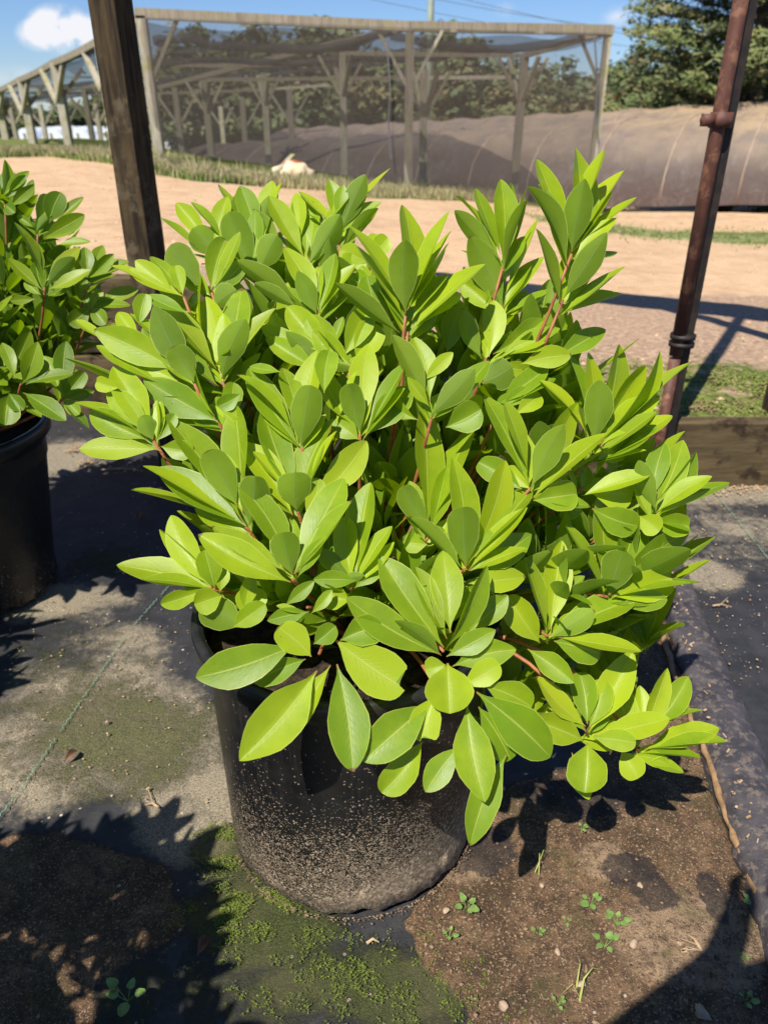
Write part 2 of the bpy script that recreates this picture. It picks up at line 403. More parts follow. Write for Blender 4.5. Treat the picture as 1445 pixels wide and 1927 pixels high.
M_pine = mottled('pine_needles', (.085, .125, .036), (.18, .205, .065), 1.2, .7, .3, .02, c3=(.22, .19, .07), scale3=1.6)
M_tree = mottled('tree_leaves', (.070, .095, .034), (.14, .155, .055), .5, .7, .3, .02, c3=(.17, .14, .06), scale3=.35)
M_tree2 = mottled('far_tree_leaves', (.07, .11, .045), (.12, .15, .065), .6, .8, .3, .02, c3=(.20, .15, .08), scale3=.5)
M_trunk = mottled('trunk_bark', (.13, .09, .06), (.07, .05, .035), 6, .9, .6, .02)
M_pole = mottled('pale_green_pole', (.40, .46, .36), (.32, .38, .30), 3, .7)
M_wire = mottled('wire', (.10, .10, .10), (.14, .14, .14), 3, .6)

def net_material(name, op, col, fold=0.0):
    t = NT(name)
    t.fin(col, .9, None, .1)
    tp = t.n('ShaderNodeBsdfTransparent'); mx = t.n('ShaderNodeMixShader')
    f = t.math('ADD', op - .07, t.math('MULTIPLY', t.noise(1.6, 5, .7, t.mapping((2, 2, .35))), .16))
    t.put(f, mx.inputs[0]); t.l(tp.outputs[0], mx.inputs[1]); t.l(t.b.outputs[0], mx.inputs[2]); t.l(mx.outputs[0], t.out.inputs[0])
    return t.m
M_net = net_material('shade_net', .40, (.11, .095, .080))
M_roofnet = net_material('roof_net', .55, (.060, .060, .070))
def hoop_material():
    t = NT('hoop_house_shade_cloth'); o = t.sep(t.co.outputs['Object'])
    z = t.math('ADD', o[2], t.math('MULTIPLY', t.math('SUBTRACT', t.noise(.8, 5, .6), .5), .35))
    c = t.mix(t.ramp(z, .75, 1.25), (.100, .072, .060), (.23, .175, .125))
    c = t.mix(t.ramp(z, 1.25, 1.65), c, (.40, .285, .165))  # sunlit top of the cover painted in as lighter tan
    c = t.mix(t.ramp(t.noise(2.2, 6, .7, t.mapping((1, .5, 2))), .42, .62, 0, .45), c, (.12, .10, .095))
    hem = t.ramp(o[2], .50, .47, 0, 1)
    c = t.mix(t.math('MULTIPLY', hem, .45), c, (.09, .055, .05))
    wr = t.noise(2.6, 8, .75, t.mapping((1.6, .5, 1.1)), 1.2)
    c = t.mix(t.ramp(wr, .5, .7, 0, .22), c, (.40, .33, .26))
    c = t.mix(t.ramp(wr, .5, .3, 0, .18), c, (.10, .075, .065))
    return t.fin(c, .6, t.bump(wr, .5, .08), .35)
M_hoop = hoop_material()
M_hooptop = mottled('grey_plastic_sheet', (.16, .18, .22), (.26, .27, .30), 1.5, .4, .3, .05)

# ------------------------------------------------------------------ ground
def G(px, py, z=0.0): return at_z(px, py, z)
def seg_d(p, a, b):
    ab = b - a; t = clamp((p - a).dot(ab) / max(ab.length_squared, 1e-9)); return (p - a - ab * t).length
WX0, WX1, WY0, WY1 = -2.9, 3.0, .25, 3.26
def wall_y(x):
    if x < -.95: return 3.24
    if x < .95: return lerp(3.24, 2.50, (x + .95) / 1.9)
    return 2.50
soil_poly = [G(*p).to_2d() for p in ((760, 1735), (880, 1600), (960, 1480), (1090, 1440), (1210, 1180), (1245, 1150), (1290, 1300), (1330, 1480), (1400, 1650), (1470, 1850), (1500, 2200), (900, 2200), (880, 1900), (800, 1820))]
def inside(p, poly):
    c = False; n = len(poly); j = n - 1
    for i in range(n):
        a, b = poly[i], poly[j]
        if (a.y > p.y) != (b.y > p.y) and p.x < (b.x - a.x) * (p.y - a.y) / (b.y - a.y) + a.x: c = not c
        j = i
    return c
def poly_sd(p, poly):
    d = min(seg_d(p, poly[i], poly[(i + 1) % len(poly)]) for i in range(len(poly)))
    return d if inside(p, poly) else -d
def blob(p, c, rx, ry): return max(0.0, 1 - math.sqrt(((p.x - c.x) / rx) ** 2 + ((p.y - c.y) / ry) ** 2))
soil_poly2 = [G(*p).to_2d() for p in ((-300, 1600), (120, 1560), (330, 1640), (360, 1760), (200, 1850), (150, 2300), (-300, 2300))]
moss_b = [(G(480, 1720), .17, .09, 1.5), (G(560, 1850), .24, .12, .5), (G(700, 1830), .22, .12, .38), (G(430, 1600), .10, .08, 1.3), (G(330, 1420), .30, .22, .36), (G(160, 1430), .4, .25, .32), (G(250, 1330), .4, .2, .28), (G(60, 1330), .5, .4, .22), (G(200, 1050), .22, .2, .6), (G(100, 1200), .5, .3, .3), (G(150, 1900), .4, .2, .5), (G(820, 1880), .18, .1, .7)]
dust_b = [(G(1330, 1760), .16, .12, 1.2), (G(1140, 1620), .07, .06, 1.3), (G(860, 1640), .12, .05, 1.0), (G(1240, 1800), .2, .1, .6), (G(380, 1540), .14, .13, 2.0), (G(340, 1430), .16, .22, 1.2), (G(240, 1370), .22, .26, .85), (G(130, 1320), .34, .34, .75), (G(60, 1450), .2, .2, .7), (G(60, 1130), .4, .14, 1.2), (G(120, 860), .28, .28, 1.1), (G(1330, 1085), .12, .12, 1.3), (G(1400, 1000), .5, .4, .55), (G(1400, 925), .6, .12, 1.0), (G(260, 1200), .2, .1, .5), (G(700, 1900), .3, .12, .3)]
damp_b = [(G(1185, 1640), .07, .05, 1.5), (G(1235, 1690), .05, .04, 1.3), (G(1340, 1690), .03, .07, 1.4), (G(900, 1600), .10, .08, 1.2), (G(180, 1650), .3, .2, .3), (G(1100, 1500), .2, .1, .8)]
nx, ny = 400, 210
verts = []; faces = []; m1 = []; m2 = []
for j in range(ny + 1):
    ty = j / ny; y0 = WY0 + (ty ** 1.35)
    for i in range(nx + 1):
        tx = (i / nx) * 2 - 1
        x = 1.75 * tx if abs(tx) < .8 else (1.4 + (abs(tx) - .8) / .2 * 1.6) * (1 if tx > 0 else -1)
        y = lerp(WY0, wall_y(x), ty ** 1.5)
        p = Vector((x, y))
        near = abs(x) < 1.7
        soil = max(clamp(.5 + poly_sd(p, soil_poly) / .06), .85 * clamp(.5 + poly_sd(p, soil_poly2) / .12)) if near else 0
        moss = clamp(sum(blob(p, c, a, b) * k for c, a, b, k in moss_b) * 1.3) if near else .2
        dust = clamp(sum(blob(p, c, a, b) * k for c, a, b, k in dust_b) * 1.3) if near else .5
        damp = clamp(sum(blob(p, c, a, b) * k for c, a, b, k in damp_b) * 1.5) if near else 0
        z = .006 * nz3(x, y, 0, 3.1) + .0015 * nz3(x, y, 3, 14)
        z += soil * (.004 + .008 * nz3(x, y, 5, 17) + .006 * nz3(x, y, 9, 48))
        z += moss * (.004 * abs(nz3(x, y, 7, 40)) + .003 * abs(nz3(x, y, 2, 90)))
        verts.append((x, y, z)); m1.append((soil, moss, dust, 1)); m2.append((damp, 0, 0, 1))
for j in range(ny):
    for i in range(nx):
        a = j * (nx + 1) + i; faces.append((a, a + 1, a + nx + 2, a + nx + 1))
me = bpy.data.meshes.new('weed_cloth'); me.from_pydata(verts, [], faces); me.update()
for nm, dat in (('mask', m1), ('mask2', m2)):
    ca = me.color_attributes.new(nm, 'FLOAT_COLOR', 'POINT')
    ca.data.foreach_set('color', [c for q in dat for c in q])
tag(link('weed_cloth', me, M_ground, None, True), kind='structure')

def terr(x, y):
    near = .235 + .36 * clamp((-.15 - x) / .5)
    far = clamp(.19 - .128 * x, -.30, .62)
    far = far if x > -3.9 else lerp(.62, .50, clamp((-x - 3.9) / 8))
    s = smooth(y, 4.2, 12.0)
    z = lerp(near, far, s)
    z -= 1.25 * smooth(y, 13.2, 20) * smooth(x, -8.5, -3.5)
    z -= 1.3 * smooth(y, 22, 40) * (1 - smooth(x, -8.5, -3.5))
    if y < 14: z += .018 * nz3(x, y, 0, 1.4) + .008 * nz3(x, y, 4, 6)
    if y < 2.95 + .3: z += .01 * nz3(x, y, 1, 9)
    return z
def project(p):
    q = p - CAM; d = q.dot(FW); return 722.5 + q.dot(RT) / d * F, 963.5 - q.dot(UP) / d * F
def edge_lerp(tab, v):
    if v <= tab[0][0]: return tab[0][1]
    for (a, fa), (b, fb) in zip(tab, tab[1:]):
        if v <= b: return lerp(fa, fb, (v - a) / (b - a))
    return tab[-1][1]
ROAD_FAR = [(-9, 12.3), (-5.0, 12.2), (-3.3, 10.2), (-2.0, 9.2), (-.6, 10.0), (.6, 11.2), (2.0, 12.6), (9, 13.0)]
xs = [-420, -200, -100, -60, -40, -28, -20] + [-15 + i * .6 for i in range(14)] + [-6.4 + i * .1 for i in range(133)] + [7 + i * .6 for i in range(14)] + [16, 20, 28, 40, 60, 100, 200, 420]
ysr = [-.004] + [t ** 1.6 * 11.5 for t in [i / 150 for i in range(151)]] + [12, 12.6, 13.2, 14, 15, 16.5, 18, 20, 23, 27, 32, 40, 50, 65, 90, 140, 220, 400, 800, 1500]
verts = []; m1 = []; faces = []
for y_ in ysr:
    for x in xs:
        y = wall_y(x) + .052 + y_
        z = terr(x, y)
        if y_ < 0: z = -.05
        rf = edge_lerp(ROAD_FAR, x) + .4 * nz3(x, y, 0, .8)
        grass = smooth(y, rf - .15, rf + .25)
        if x > 3 and y > 12.6: grass = .35
        # verge strip right of the hoop house and the green patch beyond the road
        if x > 1.6: grass = max(grass, .95 * smooth(y, 8.2, 9.0) * (1 - smooth(y, 10.6, 11.6)) * .9 * smooth(x, 1.9, 2.9))
        d = y - wall_y(x)
        gb = (1 - smooth(d, .55, 1.05)) * smooth(x, .1, .6)
        grass = max(grass, gb * .60)
        mottled_band = (1 - smooth(d, 1.7 + .3 * nz3(x, y, 0, 1), 2.5)) * smooth(x, -.5, .6)  # darker mottled band of ground behind the boards
        mottled_band = max(mottled_band, .7 * (1 - smooth(d, .15, .5)))
        verts.append((x, y, z)); m1.append((0, grass, mottled_band, 1))
nx_ = len(xs)
for j in range(len(ysr) - 1):
    for i in range(nx_ - 1):
        a = j * nx_ + i; faces.append((a, a + 1, a + nx_ + 1, a + nx_))
me = bpy.data.meshes.new('sandy_ground'); me.from_pydata(verts, [], faces); me.update()
ca = me.color_attributes.new('mask', 'FLOAT_COLOR', 'POINT'); ca.data.foreach_set('color', [c for q in m1 for c in q])
tag(link('sandy_ground', me, M_far, None, True), kind='structure')
# bare earth under everything, behind and beside the camera
b = MB(); b.add([(-400, -400, -.03), (400, -400, -.03), (400, 3.2, -.03), (-400, 3.2, -.03)], [(0, 1, 2, 3)])
M_earth = mottled('bare_earth', (.16, .11, .07), (.09, .065, .045), 2, .95, .6, .03)
tag(b.build('earth', M_earth), kind='structure')

# retaining boards
def board(mb, a, b_, z0, z1, th):
    a = Vector(a); b_ = Vector(b_); n = 24; d = (b_ - a).to_2d(); nrm = Vector((d.y, -d.x)).normalized()
    vs_ = []; fs = []
    for i in range(n + 1):
        p = a.lerp(b_, i / n); wv = .004 * nz3(p.x, p.y, z0, 4)
        for (o_, z) in ((th, z0), (th, z1 - .008), (th - .008, z1), (0, z1)):
            q = p.to_2d() + nrm * (o_ + wv); vs_.append((q.x, q.y, z + .004 * nz3(p.x, z, 3, 7)))
        q = p.to_2d(); vs_.append((q.x, q.y, z0))
    for i in range(n):
        for k in range(5):
            fs.append((i * 5 + k, (i + 1) * 5 + k, (i + 1) * 5 + (k + 1) % 5, i * 5 + (k + 1) % 5))
    fs.append(tuple(range(5))); fs.append(tuple(reversed([n * 5 + k for k in range(5)])))
    mb.add(vs_, fs)
rw = empty('retaining_wall', (-.95, 3.24, 0))
tag(rw, 'stacked weathered boards holding back the sandy bank behind the left shrub', 'retaining wall')
for z0, z1 in ((-.02, .27), (.285, .60)):
    m = MB(); board(m, (-2.9, 3.24, 0), (-.95, 3.24, 0), z0, z1, .06)
    board(m, (-.95, 3.24, 0), (-.2, 2.948, 0), z0, z1 - (0 if z1 < .5 else .03), .06)
    o = m.build('board', M_plank, rw); o.matrix_parent_inverse = Matrix.Translation((.95, -3.24, 0))
m = MB(); board(m, (-.2, 2.948, 0), (.90, 2.52, 0), -.02, .26, .055)
o = m.build('board', M_plank, rw); o.matrix_parent_inverse = Matrix.Translation((.95, -3.24, 0))
m = MB(); board(m, (.905, 2.50, 0), (3.0, 2.50, 0), -.02, .25, .05)
pb = m.build('edging_plank', M_plank); tag(pb, 'long brown edging plank with dark stains lying right of the rusty pole', 'plank')

# seams in the weed cloth
def seam(pts, w_):
    m = MB(); rng = random.Random(3)
    for (a, b_) in zip(pts, pts[1:]):
        a = Vector((a.x, a.y, .0085)); b_ = Vector((b_.x, b_.y, .0085)); L = (b_ - a).length; n = int(L / .009); d = (b_ - a).normalized()
        s_ = Vector((-d.y, d.x, 0))
        for k in range(n):
            if rng.random() < .2: continue
            p = a + d * (k * .009)
            m.bar(p - s_ * w_ * (1 if k % 2 else -1), p + d * .007 + s_ * w_ * (1 if k % 2 else -1), .0016, .0012)
    return m
sm = seam([G(318, 1108), G(245, 1190)], .0018); tag(sm.build('thread_seam', M_seam), 'short green stitched seam beside the pot on black weed cloth', 'thread seam', 'green seam threads')
sm = seam([G(235, 1205), G(140, 1345), G(52, 1475), G(-20, 1570)], .0018); tag(sm.build('thread_seam', M_seam), 'long green stitched seam crossing the mossy cloth at left', 'thread seam', 'green seam threads')
sm = seam([G(1345, 932), G(1400, 1000), G(1470, 1090)], .0016); tag(sm.build('thread_seam', M_seam), 'faint green seam on the cloth right of the big shrub', 'thread seam', 'green seam threads')

# rolled edge of ground cloth at right
def ridge(pts, rads, flat=.62):
    n = 9; out = MB(); P = []
    for a, b_ in zip(range(len(pts) - 1), range(1, len(pts))):
        for k in range(14): P.append((pts[a].lerp(pts[b_], k / 14), lerp(rads[a], rads[b_], k / 14)))
    P.append((pts[-1], rads[-1])); vs_ = []; fs = []
    for i, (p, r) in enumerate(P):
        d = (P[min(i + 1, len(P) - 1)][0] - P[max(i - 1, 0)][0]); d.z = 0; d.normalize(); s_ = Vector((d.y, -d.x, 0))
        for k in range(n + 1):
            a = math.pi * k / n; rr = r * (1 + .10 * nz3(i * .21, k * .9, 0) + .06 * math.sin(i * .9 + k))
            vs_.append(p + s_ * (math.cos(a) * -rr) + Vector((0, 0, .002 + math.sin(a) * rr * flat)))
    for i in range(len(P) - 1):
        for k in range(n):
            fs.append((i * (n + 1) + k, i * (n + 1) + k + 1, (i + 1) * (n + 1) + k + 1, (i + 1) * (n + 1) + k))
    out.add(vs_, fs); return out
rp = [G(x_, y_) for x_, y_ in ((1225, 985), (1262, 1080), (1300, 1200), (1345, 1330), (1400, 1480), (1460, 1640), (1530, 1850), (1640, 2200))]
rm = ridge(rp, [.03, .045, .055, .062, .062, .066, .066, .06])
tag(rm.build('cloth_roll', M_roll, None, True), 'rolled edge of black ground cloth running along the right side of the dirt patch', 'ground cloth')
sp_ = [G(x_, y_, .012) for x_, y_ in ((1228, 1130), (1245, 1180), (1262, 1250), (1290, 1330), (1320, 1400), (1350, 1480), (1380, 1580), (1415, 1660), (1450, 1760), (1500, 1900))]
m = MB(); pts = []
for a, b_ in zip(sp_, sp_[1:]):
    for k in range(5): pts.append(a.lerp(b_, k / 5) + Vector((random.uniform(-.003, .003), random.uniform(-.003, .003), random.uniform(-.002, .002))))
m.tube(pts, [.0055 + .002 * random.random() for _ in pts], 7, wob=.2)
tag(m.build('dry_root', M_stick, None, True), 'long tan dry root lying along the black cloth roll', 'root')

# ------------------------------------------------------------------ leaves
PROF = [(0, .04), (.05, .06), (.11, .15), (.19, .36), (.29, .62), (.41, .86), (.52, .99), (.63, 1.0), (.74, .93), (.83, .76), (.90, .54), (.95, .34), (.98, .18), (1, .02)]
PROF_R = [(0, .04), (.05, .07), (.11, .20), (.19, .42), (.29, .66), (.41, .88), (.53, .99), (.64, 1.0), (.74, .97), (.83, .87), (.90, .73), (.95, .55), (.98, .36), (1, .04)]
PROF_P = [(0, .04), (.05, .06), (.11, .16), (.19, .38), (.29, .66), (.40, .90), (.50, 1.0), (.61, .98), (.72, .87), (.81, .69), (.89, .47), (.95, .27), (.98, .13), (1, .01)]
class Leaves:
    def __init__(s): s.v = []; s.f = []; s.uv = []; s.t = []
    def leaf(s, base, tip, n, width, tone, bow=.05, fold=.18, twist=0.0, prof=PROF, cut=None):
        d = tip - base; L = d.length; d.normalize(); n = (n - d * n.dot(d)).normalized(); sd = d.cross(n)
        b0 = len(s.v); cols = (-1, -.62, -.22, 0, .22, .62, 1)
        rw_ = random.uniform(-.02, .02); ph = random.uniform(0, 6)
        skew = random.uniform(-.10, .10)
        for (t, h) in prof:
            if cut and t > cut: h = h
            tt = min(t, cut) if cut else t
            c = base + d * (L * tt) + n * (bow * L * 4 * (tt * (1 - tt))) + sd * (L * skew * .5 * math.sin(tt * math.pi))
            a = twist * (tt - .5)
            sx = sd * math.cos(a) + n * math.sin(a); nn = n * math.cos(a) - sd * math.sin(a)
            for q in cols:
                hw = h * width * .5 * (1 + .03 * math.sin(t * 17 + ph) * abs(q))
                off = nn * (abs(q) ** 1.3 * hw * fold * 2 + rw_ * hw * math.sin(t * 11 + q * 2 + ph) * abs(q))
                extra = Vector((0, 0, 0))
                if cut and t > cut: extra = d * (L * (t - cut) * (.25 + .5 * q))
                s.v.append(c + sx * (q * hw) + off + extra)
                s.uv.append((.5 + q * .5, t)); s.t.append(tone)
        m_ = len(cols)
        for i in range(len(prof) - 1):
            for k in range(m_ - 1):
                s.f.append((b0 + i * m_ + k, b0 + i * m_ + k + 1, b0 + (i + 1) * m_ + k + 1, b0 + (i + 1) * m_ + k))
    def build(s, name, mat, parent, origin=None):
        me = bpy.data.meshes.new(name); o_ = origin or Vector((0, 0, 0))
        me.from_pydata([tuple(v - o_) for v in s.v], [], s.f); me.update()
        ul = me.uv_layers.new(name='UVMap'); dat = []
        for lp in me.loops: dat += list(s.uv[lp.vertex_index])
        ul.data.foreach_set('uv', dat)
        ca = me.color_attributes.new('tone', 'FLOAT_COLOR', 'POINT')
        ca.data.foreach_set('color', [c for t in s.t for c in (*t, 1)])
        return link(name, me, mat, parent, True)

def screen_leaf(Lv, bx, by, tx, ty, w_, k, db, axis, young=0.0, cut=None, rnd=random):
    base = at_d(bx, by, db)
    pl = math.hypot(tx - bx, ty - by); Lm = pl / F * db
    dt = db + k * Lm
    tip = at_d(tx, ty, dt)
    d = (tip - base).normalized(); L3 = (tip - base).length
    midp = (base + tip) / 2; view = (CAM - midp).normalized()
    vp = (view - d * view.dot(d)).normalized()
    ax = (axis - d * axis.dot(d)).normalized()
    dm = (depth(base) + depth(tip)) / 2
    wm = w_ / F * dm; wt = max(wm, .34 * L3)
    wt = min(wt, .60 * L3) if wm < .6 * L3 else wm
    cs = clamp(wm / wt, .12, 1.0); sn = math.sqrt(max(0, 1 - cs * cs))
    # which side faces the camera
    upward = (by - ty) > .25 * pl
    show = -1 if (k < -.03 and upward) else 1
    if show < 0 and ax.dot(vp) > .35: show = 1 if k > -.2 else -1
    sdir = vp.cross(d)
    if sdir.dot(ax) < 0: sdir = -sdir
    n = vp * (show * cs) + sdir * sn
    wt *= .97; ratio = w_ / max(pl, 1)
    prof = PROF_R if ratio > .48 else (PROF_P if rnd.random() < .45 else PROF)
    tone = (rnd.random(), young, rnd.random())
    Lv.leaf(base, tip, n, wt, tone, bow=rnd.uniform(-.02, .065), fold=rnd.uniform(.08, .26), twist=rnd.uniform(-.35, .35), prof=prof, cut=cut)

def free_whorl(Lv, base, axis, nleaf, ln, rng, spread=(25, 70), young=0.0, tone0=.5):
    axis = axis.normalized(); a0 = rng.uniform(0, 6.28)
    ref = axis.orthogonal().normalized()
    for i in range(nleaf):
        ang = a0 + i * 2.4 + rng.uniform(-.3, .3)
        r_ = Matrix.Rotation(ang, 3, axis) @ ref
        el = R(lerp(spread[0], spread[1], i / max(1, nleaf - 1)) + rng.uniform(-9, 9))
        d = axis * math.cos(el) + r_ * math.sin(el)
        d = (d + Vector((0, 0, .12))).normalized()
        L = ln * rng.uniform(.72, 1.12) * (.8 if i == 0 else 1)
        b_ = base - axis * (.028 * (i / nleaf))
        n = axis - d * axis.dot(d)
        n = n + Vector((rng.uniform(-.15, .15), rng.uniform(-.15, .15), rng.uniform(-.15, .15)))
        Lv.leaf(b_, b_ + d * L, n, L * rng.uniform(.28, .35), (clamp(tone0 + rng.uniform(-.4, .4)), young * rng.random() * (1 - i / nleaf), rng.random()),
                bow=rng.uniform(-.02, .06), fold=rng.uniform(.08, .25), twist=rng.uniform(-.4, .4), prof=rng.choice((PROF, PROF_P, PROF_P)))

